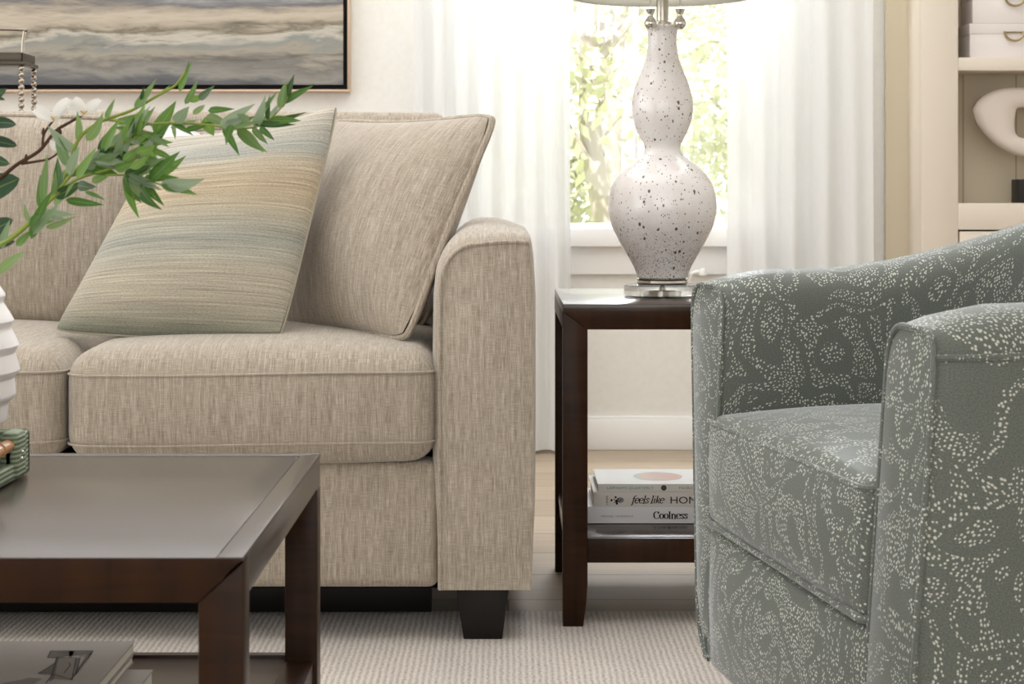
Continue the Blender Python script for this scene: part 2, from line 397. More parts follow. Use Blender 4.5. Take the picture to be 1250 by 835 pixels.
        if base.length:
            for v in bm.verts: v.co -= base
        bm.to_mesh(me); bm.free()
        me.materials.append(mat)
        COL.objects.link(o); o.parent = parent; ORIG[o.name] = base
        if solid:
            md = o.modifiers.new('thickness', 'SOLIDIFY'); md.thickness = solid; md.offset = 0
        if subsurf:
            md = o.modifiers.new('smooth', 'SUBSURF'); md.levels = md.render_levels = subsurf
        return o

def thing(name, label, cat, loc, group=None):
    o = bpy.data.objects.new(name, None); COL.objects.link(o); o.location = loc; o.empty_display_size = 0.05
    ORIG[o.name] = Vector(loc); tag(o, label, cat, group); return o
def tag(o, label, cat, group=None, kind=None):
    o['label'] = label; o['category'] = cat
    if group: o['group'] = group
    if kind: o['kind'] = kind
    return o
def struct(o): o['kind'] = 'structure'; return o
def copy_thing(src, off, label):
    c = src.copy(); COL.objects.link(c); c.location = src.location + Vector(off); c['label'] = label
    for ch in list(src.children):
        d = ch.copy(); COL.objects.link(d); d.parent = c
        for g in list(ch.children):
            e = g.copy(); COL.objects.link(e); e.parent = d
    return c
def spline(pts, n=8):                      # Catmull-Rom through points
    P = [Vector(p) for p in pts]; out = []
    for i in range(len(P) - 1):
        p0 = P[max(0, i - 1)]; p1 = P[i]; p2 = P[i + 1]; p3 = P[min(len(P) - 1, i + 2)]
        for j in range(n):
            q = j / n
            out.append(0.5 * ((2 * p1) + (p2 - p0) * q + (2 * p0 - 5 * p1 + 4 * p2 - p3) * q * q + (3 * p1 - p0 - 3 * p2 + p3) * q ** 3))
    out.append(P[-1]); return out
def rrect(x0, x1, y0, y1, z, r, n=6):
    out = []
    for cx, cy, a0 in ((x1 - r, y0 + r, -90), (x1 - r, y1 - r, 0), (x0 + r, y1 - r, 90), (x0 + r, y0 + r, 180)):
        for i in range(n + 1):
            a = math.radians(a0 + 90 * i / n); out.append((cx + r * math.cos(a), cy + r * math.sin(a), z))
    dense = []
    for i, p in enumerate(out):
        q = out[(i + 1) % len(out)]; d = (Vector(q) - Vector(p)).length; k = max(1, int(d / 0.03))
        dense += [Vector(p).lerp(Vector(q), j / k) for j in range(k)]
    return dense

# ------------------------------------------------------------------ the room
WY = 5.51
WX0, WX1, WZ0, WZ1 = -0.115, 0.81, 0.690, 2.25       # window opening
m = MB()
m.box(-3.6, WX0, WY, WY + .14, 0, 2.7); m.box(WX1, 3.0, WY, WY + .14, 0, 2.7)
m.box(WX0, WX1, WY, WY + .14, 0, WZ0); m.box(WX0, WX1, WY, WY + .14, WZ1, 2.7)
struct(m.build('wall_back', M['wall'], smooth=False))
LW0, LW1 = -0.6, 4.3
m = MB(); m.box(-3.74, -3.6, -3.0, LW0, 0, 2.7); m.box(-3.74, -3.6, LW1, WY, 0, 2.7); m.box(-3.74, -3.6, LW0, LW1, 0, .35); m.box(-3.74, -3.6, LW0, LW1, 2.45, 2.7)
struct(m.build('wall_left', M['wall'], smooth=False))
struct(MB().box(3.0, 3.14, -3.0, WY, 0, 2.7).build('wall_right', M['wall'], smooth=False))
m = MB(); m.box(-3.6, -2.6, -3.14, -3.0, 0, 2.7); m.box(2.2, 3.0, -3.14, -3.0, 0, 2.7); m.box(-2.6, 2.2, -3.14, -3.0, 0, .8); m.box(-2.6, 2.2, -3.14, -3.0, 2.4, 2.7)
struct(m.build('wall_front', M['wall'], smooth=False))
struct(MB().box(-3.74, 3.14, -3.14, WY + .14, 2.7, 2.8).build('ceiling', M['trim'], smooth=False))
fl = struct(MB().box(-3.74, 3.14, -3.14 - 3.433, WY + .14 - 3.433, -0.1, 0).build('floor', M['floor'], smooth=False)); fl.location.y = 3.433
bb = MB(); bb.box(-3.6, 3.0, WY - .016, WY, 0, .092); bb.box(-3.6, 3.0, WY - .010, WY, .092, .102)
struct(bb.build('baseboard_back', M['trim'], bevel=.002))
# window: casing frame, sash, pane, sill, apron
w = struct(MB().box(WX0 + .001, WX1 - .001, WY + .02, WY + .10, WZ0 - .012, WZ0 + .001).box(WX0, WX0 + .035, WY + .02, WY + .1, WZ0, WZ1).box(WX1 - .035, WX1, WY + .02, WY + .1, WZ0, WZ1)
           .box(WX0, WX1, WY + .02, WY + .1, WZ1 - .035, WZ1).build('window_1', M['trim'], bevel=.003))
MB().box(WX0 + .035, WX1 - .035, WY + .055, WY + .061, WZ0, WZ1 - .03).build('pane', M['pane'], w, smooth=False)
MB().box(.388, .402, WY + .04, WY + .07, WZ0, WZ1 - .03).build('mullion', M['trim'], w, bevel=.003)
MB().box(WX0 - .08, WX1 + .08, WY - .055, WY + .10, WZ0 - .07, WZ0 - .012).build('sill', M['trim'], w, bevel=.006)
MB().box(WX0 - .05, WX1 + .05, WY - .018, WY, WZ0 - .155, WZ0 - .07).build('apron', M['trim'], w, bevel=.003)
cr = MB(); cr.tube([at(843, 342, WY - .02), at(845, 334, WY - .035), at(849, 332, WY - .04), at(859, 331, WY - .045)], .006, 8)
cr.lathe([(0, -.012), (.011, -.010), (.013, 0), (.009, .010), (0, .012)], at(858, 332, WY - .045), 16)
cr.build('crank', M['trim'], w)
# unseen windows added as openings for the soft fill lamps
w2 = struct(MB().box(-3.72, -3.62, LW0, LW0 + .05, .35, 2.45).box(-3.72, -3.62, LW1 - .05, LW1, .35, 2.45).box(-3.72, -3.62, 1.83, 1.88, .35, 2.45).build('window_2', M['trim'], bevel=.003))
w3 = struct(MB().box(-2.6, -2.55, -3.12, -3.02, .8, 2.4).box(2.15, 2.2, -3.12, -3.02, .8, 2.4).box(-.22, -.18, -3.12, -3.02, .8, 2.4).build('window_3', M['trim'], bevel=.003))

# curtains
def curtain(name, label, x0, x1, ph, wl, amp, Yc, seed):
    rr = random.Random(seed); n = 150; m = 26
    ks = [(wl * (0.75 + .5 * rr.random()), rr.random() * 6.3) for _ in range(3)]
    V = []; Fc = []; UV = []
    for j in range(m + 1):
        z = .012 + 2.42 * j / m
        for i in range(n + 1):
            u = i / n; x = x0 + (x1 - x0) * u
            d = sum(math.sin(2 * PI * x / k + p + 0.25 * math.sin(z * 1.3 + p)) for k, p in ks) / 2.2
            d = d * amp * (0.8 + 0.25 * math.sin(z * 2 + ph))
            V.append((x + .006 * math.sin(z * 1.7 + 9 * u), Yc + d, z)); UV.append((u * (x1 - x0) * 1.8, z))
    for j in range(m):
        for i in range(n):
            a = j * (n + 1) + i; Fc.append((a, a + 1, a + n + 2, a + n + 1))
    o = MB().add(V, Fc, UV).build(name, M['sheer']); tag(o, label, 'curtain', 'sheer curtains at the window'); return o
curtain('sheer_curtain', 'sheer white curtain hanging behind the sofa arm, left of the lamp', -.29, .192, .3, .075, .022, 5.40, 3)
curtain('sheer_curtain', 'sheer white curtain between the lamp and the cream bookcase', .652, 1.10, 1.1, .085, .024, 5.40, 11)

# rug
o = MB().rbox(-2.3, 2.2, .1, 3.298, 0, .010, .005, 40, k=2).build('area_rug', M['rug']); tag(o, 'light greige ribbed loop pile area rug on the plank floor', 'rug')

# ------------------------------------------------------------------ sofa
SY = 3.05
sofa = thing('sofa', 'oatmeal woven fabric sofa with rounded track arm and black tapered feet', 'sofa', (-.86, 3.5, 0))
def arm_outline(s=1):                      # x,z of the arm's front, inner side first
    pts = [(-.115, .101), (-.1155, .30), (-.1155, .50), (-.114, .60)]
    for i in range(9):
        a = math.radians(180 - 90 * i / 8); pts.append((-.052 + .060 * math.cos(a), .620 + .066 * math.sin(a)))
    pts += [(-.02, .689), (.01, .690), (.0285, .6895)]
    pts += [(.0325, .689), (.0352, .6875), (.0362, .685), (.037, .680), (.0395, .660)]
    pts += [(.043, .60), (.043, .40), (.042, .25), (.040, .101)]
    return pts
def sofa_arm(mirror):
    pts = arm_outline(); cx, cz = -.036, .4
    fx = (lambda x: 2 * (-.1155 - .632) - x) if mirror else (lambda x: x)
    rings = []
    N = len(pts)
    def nrm(i):
        a = Vector(pts[max(0, i - 1)]); b = Vector(pts[min(N - 1, i + 1)]); t_ = (b - a).normalized(); return Vector((-t_.y, t_.x))
    for y, off, lift in ((SY, 0, 0), (SY + .004, .004, 0), (SY + .012, .009, .001), (SY + .03, .013, .004), (SY + .10, .015, .012), (SY + .25, .016, .022), (SY + .45, .016, .026),
                         (SY + .65, .016, .022), (SY + .82, .014, .012), (SY + .90, .008, .004), (SY + .93, -.006, -.004)):
        r = []
        for i, (x, z) in enumerate(pts):
            nn = nrm(i); k = min(1, max(0, (z - .10) / .06))
            side = 0.35 if x > .02 else 1.0
            zz = z + nn.y * off * k + (lift * max(0, math.sin(PI * min(1, max(0, (x + .13) / .166)))) if z > .6 else 0)
            r.append((fx(x + nn.x * off * k * side), y, zz))
        rings.append(r)
    if mirror: rings = [list(reversed(r)) for r in rings]
    a = MB().loft(rings, True, True, True).build('arm', M['sofa'], sofa, sharp=55)
    path = [(fx(x), SY - .001, z) for x, z in spline([(p[0], p[1], 0) for p in pts[:17]], 3) for z in [z]] if False else [(fx(q.x), SY + .001, q.y) for q in spline([(p[0], p[1], 0) for p in pts[:18]], 3)]
    MB().tube(path, .0036, 8).build('piping', M['sofa'], a)
    return a
sofa_arm(False)
a2 = sofa_arm(True)
# base rail, deck and backrest
XL, XR = -1.375, -.118
def rail_def(u, v, w_, q): return (q.x, q.y - .006 * (1 - w_ * w_) * (v < 0), q.z)
MB().rbox(XL, XR, SY + .012, SY + .10, .101, .316, .018, 10, rail_def).build('front_rail', M['sofa'], sofa)
MB().box(XL, XR, SY + .10, SY + .86, .104, .29).build('deck', M['underlining'], sofa, bevel=.01)
def back_def(u, v, w_, q): return (q.x, q.y + .03 * (q.z - .3), q.z + .006 * math.cos(u * 1.5))
MB().rbox(XL - .01, XR - .012, SY + .765, SY + .915, .101, .948, .03, 14, back_def).build('backrest', M['sofa'], sofa)
def seat_cushion(x0, x1):
    y0, y1, z0, z1 = SY - .018, SY + .70, .318, .502
    def d(u, v, w_, q):
        e = (1 - u * u) * (1 - v * v)
        z = q.z + (.030 * e ** .6 if w_ > 0 and e > 0 else 0) * max(0, w_)
        if w_ < 0: z = q.z + .008 * (1 - u * u) * w_
        y = q.y - (.012 * (1 - u ** 4) * (1 - w_ * w_) if v < -.5 else 0)
        return (q.x, y, z)
    c = MB().rbox(x0, x1, y0, y1, z0, z1, .046, 14, d).build('seat_cushion', M['sofa'], sofa)
    for z, nm in ((.468, 'seam'), (.350, 'seam')):
        def df(p):
            u = (p.x - (x0 + x1) / 2) / ((x1 - x0) / 2); v = (p.y - (y0 + y1) / 2) / ((y1 - y0) / 2); w_ = (p.z - .41) / .092
            return (p.x, p.y - (.012 * (1 - u ** 4) * (1 - w_ * w_) if v < -.5 else 0), p.z + .003 * math.sin(u * 2.2))
        MB().tube([df(p) for p in rrect(x0, x1, y0, y1, z, .046)], .0022, 6, True).build(nm, M['sofa'], c)
    return c
seat_cushion(-.749, -.121); seat_cushion(-1.378, -.753)
def back_cushion(x0, x1, ztop, tilt=.14):
    def d(u, v, w_, q):
        e = max(0, (1 - u * u) * (1 - w_ * w_))
        y = q.y - (.05 * e ** .6 if v < 0 else -.01 * e)
        z = q.z - .012 * u * u * (w_ > .5)
        return (q.x, y + tilt * (z - .5), z)
    c = MB().rbox(x0, x1, SY + .50, SY + .665, .50, ztop, .05, 12, d).build('back_cushion', M['sofa'], sofa)
    path = []
    for p in rrect(x0 + .006, x1 - .006, .506, ztop - .006, 0, .045):
        z = p.y - .012 * (((p.x - (x0 + x1) / 2) / ((x1 - x0) / 2)) ** 2) * (p.y > .8); path.append((p.x, SY + .512 + tilt * (z - .5), z))
    MB().tube(path, .004, 6, True).build('piping', M['sofa'], c)
back_cushion(-1.37, -.722, .938); back_cushion(-.715, -.150, .915)
def sofa_leg(x, y):
    return MB().hexa([(x - .033, y + .003, .008), (x + .033, y + .003, .008), (x + .033, y + .066, .008), (x - .033, y + .066, .008)],
                     [(x - .046, y, .104), (x + .046, y, .104), (x + .046, y + .09, .104), (x - .046, y + .09, .104)]).build('leg', M['black'], sofa, bevel=.003)
sofa_leg(-.043, SY + .03); sofa_leg(-.043, SY + .80); sofa_leg(-1.45, SY + .03); sofa_leg(-1.45, SY + .80)
MB().box(XL, XR + .1, SY + .05, SY + .88, .094, .104).build('underside', M['underlining'], sofa)
MB().box(XL, XR - .02, SY + .20, SY + .23, .018, .100).build('shade_rail', M['black'], sofa, bevel=.002)  # black rail added to stand for the deep shade under the sofa

# pillows: a curved quilted square between four corners
def pillow(name, label, BL, BR, TR, TL, th, mat, pull, piping, sizeuv, edge=None, rnd_=.012):
    BL, BR, TR, TL = map(Vector, (BL, BR, TR, TL)); n = 34
    nor = ((BR - BL).cross(TL - BL) + (TR - TL).cross(TR - BR)).normalized()
    if nor.y > 0: nor = -nor
    def S(u, v, side):
        sv, su = math.sin(PI * v), math.sin(PI * u); q4 = (abs(2 * u - 1) * abs(2 * v - 1)) ** 7 * rnd_; u = u + (0.5 - u) * q4 * 2; v = v + (0.5 - v) * q4 * 2
        pu = u + (pull[3] * sv * (1 - u) - pull[1] * sv * u) * .5
        pv = v + (pull[0] * su * (1 - v) - pull[2] * su * v) * .5
        p = BL * (1 - pu) * (1 - pv) + BR * pu * (1 - pv) + TR * pu * pv + TL * (1 - pu) * pv
        e = (16 * u * (1 - u) * v * (1 - v)); b = e ** .44 * .6 + e ** .9 * .4
        wr = .006 * noise.noise(Vector((u * 3.1, v * 3.1, th * 50 + side)))*e**.5
        return p + nor * (side * th * .5 * b + wr)
    g = [(1 - math.cos(PI * i / n)) / 2 * .7 + i / n * .3 for i in range(n + 1)]
    rt = thing(name, label, 'pillow', (BL + BR) / 2)
    mb = MB(); V = []; UV = []; Fc = []
    for side in (1, -1):
        o = len(V)
        for v in g:
            for u in g: V.append(S(u, v, side)); UV.append((u * sizeuv[0], v * sizeuv[1]))
        for j in range(n):
            for i in range(n):
                a = o + j * (n + 1) + i; q = (a, a + 1, a + n + 2, a + n + 1); Fc.append(q if side > 0 else tuple(reversed(q)))
    c = mb.add(V, Fc, UV).build('cover', mat, rt)
    per = [S(u, 0, 0) for u in g] + [S(1, v, 0) for v in g[1:]] + [S(u, 1, 0) for u in reversed(g[:-1])] + [S(0, v, 0) for v in reversed(g[1:-1])]
    cen = (BL + BR + TR + TL) / 4; NPer = len(per); po = []
    for i, p in enumerate(per):
        tg = (per[(i + 1) % NPer] - per[i - 1]).normalized(); od = (p - cen) - tg * (p - cen).dot(tg); od = (od - nor * od.dot(nor)).normalized(); po.append(p + od * piping * .3)
    per = po
    MB().tube(per, piping, 8, True).build('piping' if piping > .003 else 'edge_seam', edge or mat, rt)
    return rt
pillow('throw_pillow', 'plain oatmeal throw pillow with corded edge leaning on the sofa arm',
       at(342, 407, 3.46), at(497, 416, 3.15), at(608, 140, 3.25), at(402, 147, 3.62), .19, M['sofa'], (.06, .06, .06, .06), .0068, (.45, .45), None, .026)
pillow('throw_pillow', 'striped throw pillow in cream, tan and pale blue grey',
       at(66, 404, 3.24), at(343, 414, 3.18), at(413, 129, 3.36), at(196, 168, 3.44), .17, M['stripe'], (-.02, .0, .10, .03), .0022, (1, 1), M['stripe_edge'])
pillow('throw_pillow', 'small plain white throw pillow peeking out above the striped pillow',
       at(140, 385, 3.475), at(300, 398, 3.475), at(262, 178, 3.525), at(188, 158, 3.525), .06, M['whitecloth'], (.02, .03, -.10, .03), .0022, (.35, .35))

# ------------------------------------------------------------------ coffee table
TZ = .48
ct = thing('coffee_table', 'low dark espresso coffee table with mitred corners and lower shelf', 'table', (-.85, 1.7, .01))
X0, X1, Y0, Y1 = -1.50, -.208, 1.416, 2.0
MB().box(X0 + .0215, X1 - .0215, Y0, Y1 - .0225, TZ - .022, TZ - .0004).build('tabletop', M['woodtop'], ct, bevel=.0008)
def miterbar(nm, p, q, inn, w_, z0, z1, mat, par):   # rim bars with mitred ends
    (ax, ay), (bx, by) = p, q; (cx_, cy_), (dx, dy) = inn
    MB().hexa([(ax, ay, z0), (bx, by, z0), (dx, dy, z0), (cx_, cy_, z0)], [(ax, ay, z1), (bx, by, z1), (dx, dy, z1), (cx_, cy_, z1)]).build(nm, mat, par, bevel=.0012)
e = .021
for p, q, r_, s_ in (((X1, Y0), (X1, Y1), (X1 - e, Y0), (X1 - e, Y1 - e)),
                     ((X1, Y1), (X0, Y1), (X1 - e, Y1 - e), (X0 + e, Y1 - e)), ((X0, Y1), (X0, Y0), (X0 + e, Y1 - e), (X0 + e, Y0))):
    miterbar('top_rim', p, q, (r_, s_), e, TZ - .0038, TZ, M['woodtop'], ct)
def mitrepanel(x0, x1, z0, z1, y0, y1, w_, mat, par):     # front face boards: apron with 45 degree mitre
    MB().prism([(x0, z1), (x0 + w_, z0), (x1 - w_, z0), (x1, z1)], y0, y1).build('apron', mat, par, bevel=.0008)
LW = .0352
mitrepanel(X0, X1, TZ - LW - .0005, TZ - .0008, Y0 - .0012, Y0 + .02, LW, M['wood'], ct)
mitrepanel(X0, X1, TZ - LW - .0005, TZ - .0035, Y1 - .02, Y1 - .0005, LW, M['wood'], ct)
MB().box(X1 - .02, X1 - .0003, Y0 + LW + .0003, Y1 - .0005, TZ - LW, TZ - .0036).build('apron', M['woodtop'], ct, bevel=.0008)
MB().box(X0 - .0006, X0 + .02, Y0 + .002, Y1 - .002, TZ - LW, TZ - .0035).build('apron', M['wood'], ct, bevel=.0008)
for xa, xb, sg in ((X1 - LW, X1, 1), (X0, X0 + LW, -1)):
    for ya, yb in ((Y0, Y0 + LW), (Y1 - LW, Y1)):
        zi = TZ - LW
        o1, o2 = (xb, xa) if sg > 0 else (xa, xb)      # outer x, inner x
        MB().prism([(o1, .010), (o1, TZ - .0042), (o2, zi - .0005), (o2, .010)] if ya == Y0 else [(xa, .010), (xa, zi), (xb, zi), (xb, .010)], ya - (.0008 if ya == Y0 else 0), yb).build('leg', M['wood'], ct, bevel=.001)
sh = MB().box(X0 + .004, X1 - LW + .001, Y0 + LW - .002, Y1, .234, .2555).build('shelf', M['woodtop'], ct, bevel=.001)
MB().box(X0 + .004, X1 - .004, Y1 - .012, Y1 + .0002, .230, .259).build('shelf_rim', M['wood'], sh, bevel=.001)
MB().box(X1 - LW, X1 - .004, Y0 + LW, Y1 - LW, .230, .2575).build('shelf_rim', M['wood'], sh, bevel=.001)

# ------------------------------------------------------------------ end table
EZ = .578
et = thing('end_table', 'dark espresso square end table between sofa and armchair, holding the lamp', 'table', (.33, 3.45, 0))
X0, X1, Y0, Y1 = .097, .557, 3.174, 3.73
LW = .0435
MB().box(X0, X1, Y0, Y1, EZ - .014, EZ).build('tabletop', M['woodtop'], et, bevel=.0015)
mitrepanel(X0, X1, EZ - LW - .0015, EZ - .012, Y0 - .0006, Y0 + .022, LW, M['wood'], et)
mitrepanel(X0, X1, EZ - LW - .0015, EZ - .012, Y1 - .022, Y1 + .0006, LW, M['wood'], et)
MB().box(X0 - .0006, X0 + .022, Y0 + .002, Y1 - .002, EZ - LW, EZ - .013).build('apron', M['wood'], et, bevel=.0008)
MB().box(X1 - .022, X1 + .0006, Y0 + .002, Y1 - .002, EZ - LW, EZ - .013).build('apron', M['wood'], et, bevel=.0008)
for xa, xb, sg in ((X0, X0 + LW, -1), (X1 - LW, X1, 1)):
    for ya, yb in ((Y0, Y0 + LW), (Y1 - LW, Y1)):
        o1, o2 = (xa, xb) if sg < 0 else (xb, xa); tp = .008 * sg; zb = .008 if ya == Y0 else .0
        MB().prism([(o1, zb), (o1, EZ - .013), (o2, EZ - LW - .001), (o2, .085), (o2 + tp * .3, .05), (o2 + tp, zb)], ya, yb).build('leg', M['wood'], et, bevel=.0012)
s2 = MB().box(X0 + .006, X1 - .006, Y0 + .012, Y1 - .012, .145, .1625).build('shelf', M['woodtop'], et, bevel=.001)
MB().box(X0 + LW, X1 - LW, Y0 + .006, Y0 + .026, .121, .1638).build('shelf_rail', M['wood'], s2, bevel=.001)
MB().box(X0 + LW, X1 - LW, Y1 - .026, Y1 - .006, .121, .1636).build('shelf_rail', M['wood'], s2, bevel=.001)
MB().box(X0 + .008, X0 + .026, Y0 + LW, Y1 - LW, .121, .1636).build('shelf_rail', M['wood'], s2, bevel=.001)

# ------------------------------------------------------------------ table lamp
LY = 3.42; LX = (808.5 - CX) * LY / F; sL = F / LY
lz = lambda py: H - (py - HY) / sL
lamp = thing('table_lamp', 'white speckled glass double gourd table lamp with grey shade on end table', 'lamp', (LX, LY, EZ))
c0 = (LX, LY, 0)
disc = MB().lathe([(0, EZ), (.068, EZ), (.0725, EZ + .003), (.0735, EZ + .012), (.0725, EZ + .021), (.069, EZ + .0235), (0, EZ + .0235)], c0, 56).build('base_disc', M['acrylic'], lamp)
MB().lathe([(0, EZ + .0235), (.046, EZ + .0235), (.049, EZ + .027), (.0475, EZ + .031), (.049, EZ + .034), (0, EZ + .034)], c0, 48).build('collar', M['chrome'], lamp)
prof_px = [(338, 31), (333, 32.2), (325, 35.5), (315, 41), (303, 48), (290, 55), (275, 62), (260, 65.6), (250, 66), (238, 64.8), (225, 60.8), (212, 53), (202, 42.5), (195, 33), (189, 25.5), (184, 22.3), (179, 22),
           (174, 23.6), (166, 28), (155, 33), (142, 36.5), (130, 37.3), (118, 36.3), (104, 32.5), (90, 27), (77, 22), (66, 19), (55, 17.6), (46, 17.4), (38, 18.4), (33, 20.2), (31, 19.6)]
pr = [(q.x, q.y) for q in spline([(r / sL, lz(y), 0) for y, r in prof_px], 4)]
pr = [(.001, EZ + .034), (pr[0][0] * .9, EZ + .034)] + pr + [(.012, pr[-1][1] + .001)]
lampbody = MB().lathe([(r, z - EZ) for r, z in pr], (0, 0, 0), 72)
ob = lampbody.build('lamp_body', M['lampglass'], None); ob.parent = lamp
MB().tube([(LX, LY, lz(31)), (LX, LY, 1.40)], .0112, 20).build('pole', M['nickel'], lamp)
MB().lathe([(.0112, lz(31)), (.017, lz(31)), (.0165, lz(27)), (.0112, lz(26))], c0, 28, False).build('neck_cap', M['nickel'], lamp)
rb, rt_, zb, zt = .1785, .150, 1.147, 1.45
MB().lathe([(rb, zb), (rb - .0012, zb + .012), (rt_, zt), (rt_ - .004, zt), (rb - .0052, zb + .012), (rb - .004, zb), (rb, zb)], c0, 72, False).build('lamp_shade', M['shade'], lamp)
MB().tube([(LX + (rb + .0005) * math.cos(2 * PI * i / 72), LY + (rb + .0005) * math.sin(2 * PI * i / 72), zb + .003) for i in range(72)], .003, 8, True).build('shade_trim', M['shade'], lamp)
sp = MB()
for i in range(3):
    a = 2 * PI * i / 3 + .4; sp.tube([(LX, LY, 1.40), (LX + .149 * math.cos(a), LY + .149 * math.sin(a), 1.44)], .0025, 8)
sp.build('spider', M['nickel'], lamp)
for pxb in (794, 830):
    p = at(pxb, 0, 3.385); bx = p.x
    ch = MB().tube([(bx, 3.385, 1.124), (bx, 3.39, 1.34), (LX + (bx - LX) * .3, 3.41, 1.35)], .0012, 6).build('pull_chain', M['chrome'], lamp)
    z0 = H - (36 - HY) * 3.385 / F
    MB().lathe([(0, z0), (.006, z0 + .001), (.0105, z0 + .006), (.0118, z0 + .0125), (.0095, z0 + .019), (.0055, z0 + .023), (.0048, z0 + .027), (.0085, z0 + .035), (.0095, z0 + .038), (0, z0 + .039)], (bx, 3.385, 0), 24).build('pull_bead', M['chrome'], ch)
# crystal foot rings seen through the disc
MB().tube([(LX, LY, EZ + .002), (LX, LY, EZ + .024)], .0045, 12).build('threaded_rod', M['nickel'], disc)
MB().lathe([(0, EZ - .0), (.020, EZ), (.026, EZ + .0035), (.026, EZ + .0115), (.020, EZ + .0125), (0, EZ + .0125)], c0, 14).build('foot_nut', M['chrome'], disc)

# ------------------------------------------------------------------ lettering
def nib(strokes, w_, h_):                  # broad-nib lettering as a flat outline list of quads, unit x-height
    Q = []
    for st in strokes:
        for (x0, y0), (x1, y1) in zip(st[:-1], st[1:]):
            for rect in (((x0 - w_ / 2, y0), (x0 + w_ / 2, y0), (x1 + w_ / 2, y1), (x1 - w_ / 2, y1)), ((x0, y0 - h_ / 2), (x0, y0 + h_ / 2), (x1, y1 + h_ / 2), (x1, y1 - h_ / 2))):
                ar = sum(rect[i][0] * rect[(i + 1) % 4][1] - rect[(i + 1) % 4][0] * rect[i][1] for i in range(4))
                if abs(ar) > 1e-6: Q.append(rect if ar > 0 else tuple(reversed(rect)))
    return Q
def arc(cx, cy, rx, ry, a0, a1, n=18): return [(cx + rx * math.cos(math.radians(a0 + (a1 - a0) * i / n)), cy + ry * math.sin(math.radians(a0 + (a1 - a0) * i / n))) for i in range(n + 1)]
GL = {'C': (1.25, [arc(.62, .72, .5, .70, 45, 318), [(1.0, 1.38), (1.0, 1.0)]]),
      'o': (.98, [arc(.48, .5, .36, .48, 0, 360, 24)]),
      'l': (.55, [[(.27, 0), (.27, 1.45)], [(.02, 0), (.52, 0)], [(.08, 1.43), (.27, 1.43)]]),
      'n': (1.12, [[(.27, 0), (.27, .97)], [(.02, 0), (.5, 0)], [(.06, .95), (.27, .95)], arc(.55, .55, .28, .42, 180, 0, 14) + [(.83, 0)], [(.6, 0), (1.06, 0)]]),
      'e': (.95, [[(.12, .55), (.82, .55)], arc(.48, .5, .36, .48, 6, 318, 22)]),
      's': (.78, [[(.62, .72), (.62, .86), (.5, .96), (.36, .98), (.2, .9), (.17, .74), (.26, .62), (.48, .46), (.6, .34), (.58, .14), (.42, .02), (.3, .02), (.16, .1), (.14, .28)]]),
      'f': (.6, [[(.12, -.42), (.2, -.36), (.27, -.15), (.27, 1.1), (.34, 1.35), (.5, 1.44), (.64, 1.36)], [(.05, .93), (.6, .93)]]),
      'i': (.5, [[(.25, .95), (.25, .1), (.36, .0)], [(.25, 1.25), (.25, 1.4)]]),
      'k': (.95, [[(.25, 0), (.25, 1.45)], [(.27, .48), (.55, .62), (.74, .9), (.62, .98)], [(.42, .55), (.6, .2), (.76, .02), (.9, .1)]]),
      ' ': (.45, [])}
def letter(nm, text, x, z, y, xh, mat, par, w_=.24, h_=.06, shear=0, adv=1.0):
    mb = MB(); cx = 0; k = 0
    for ch in text:
        wd, st = GL[ch]
        for q in nib(st, w_, h_):
            k += 1; dy = -.00012 - 1e-6 * (k % 7)
            mb.add([(x + (cx + px_ + shear * py_) * xh, y + dy, z + py_ * xh) for px_, py_ in q], [(0, 1, 2, 3)])
        cx += wd * adv
    mb.build(nm, mat, par, smooth=False)
    return x + cx * xh
def textmesh(nm, text, x, z, y, size, mat, par, width=None, rot=0.0, shear=0, off=0):
    cu = bpy.data.curves.new('tmp_text', 'FONT'); cu.body = text; cu.size = 1; cu.shear = shear; cu.offset = off; cu.resolution_u = 3
    to = bpy.data.objects.new('tmp_text', cu); COL.objects.link(to)
    bpy.context.view_layer.update()
    me = to.evaluated_get(bpy.context.evaluated_depsgraph_get()).to_mesh()
    V = [v.co.copy() for v in me.vertices]; P = [tuple(p.vertices) for p in me.polygons]
    bpy.data.objects.remove(to); bpy.data.curves.remove(cu)
    w0 = min(v.x for v in V); w1 = max(v.x for v in V); sx = size if width is None else width / (w1 - w0)
    out = []
    for v in V:
        a, b = (v.x - w0) * sx, v.y * size
        out.append((x + a * math.cos(rot) - b * math.sin(rot), y - .0002, z + a * math.sin(rot) + b * math.cos(rot)))
    return MB().add(out, P).build(nm, mat, par, smooth=False)

# ------------------------------------------------------------------ books on the end table shelf
BY = 3.33; sB = F / BY
bx = lambda px: (px - CX) / sB
bz = lambda py: H - (py - HY) / sB
def book(label, x0, x1, y0, y1, z0, z1, mat, spine_front=True):
    b = thing('book', label, 'book', ((x0 + x1) / 2, (y0 + y1) / 2, z0), 'books stacked on the end table shelf')
    tk = .0022
    cv = MB(); cv.box(x0, x1, y0, y1, z0, z0 + tk); cv.box(x0, x1, y0, y1, z1 - tk, z1); cv.rbox(x0, x1, y0, y0 + .005, z0, z1, .0022, 6, k=2)
    cv.build('cover', mat, b, sharp=30)
    MB().box(x0 + .004, x1 - .004, y0 + .004, y1 - .004, z0 + tk, z1 - tk).build('pages', M['pages'], b, smooth=False)
    return b
Z0 = .1640; Z1 = bz(618.2); Z2 = bz(600.3); Z3 = bz(591.0)
b3 = book('white book with bold Coolness on its spine, bottom of the end table stack', .1425, .425, BY, BY + .215, Z0, Z1 - .0003, M['cover3'])
b2 = book('warm grey book reading feels like HOME, middle of the end table stack', .158, .425, BY, BY + .200, Z1, Z2 - .0003, M['cover2'])
b1 = book('thin white quarterly with peach oval cover on top of the end table stack', .166, .42, BY, BY + .187, Z2, Z3, M['cover'])
yb = BY - .0004
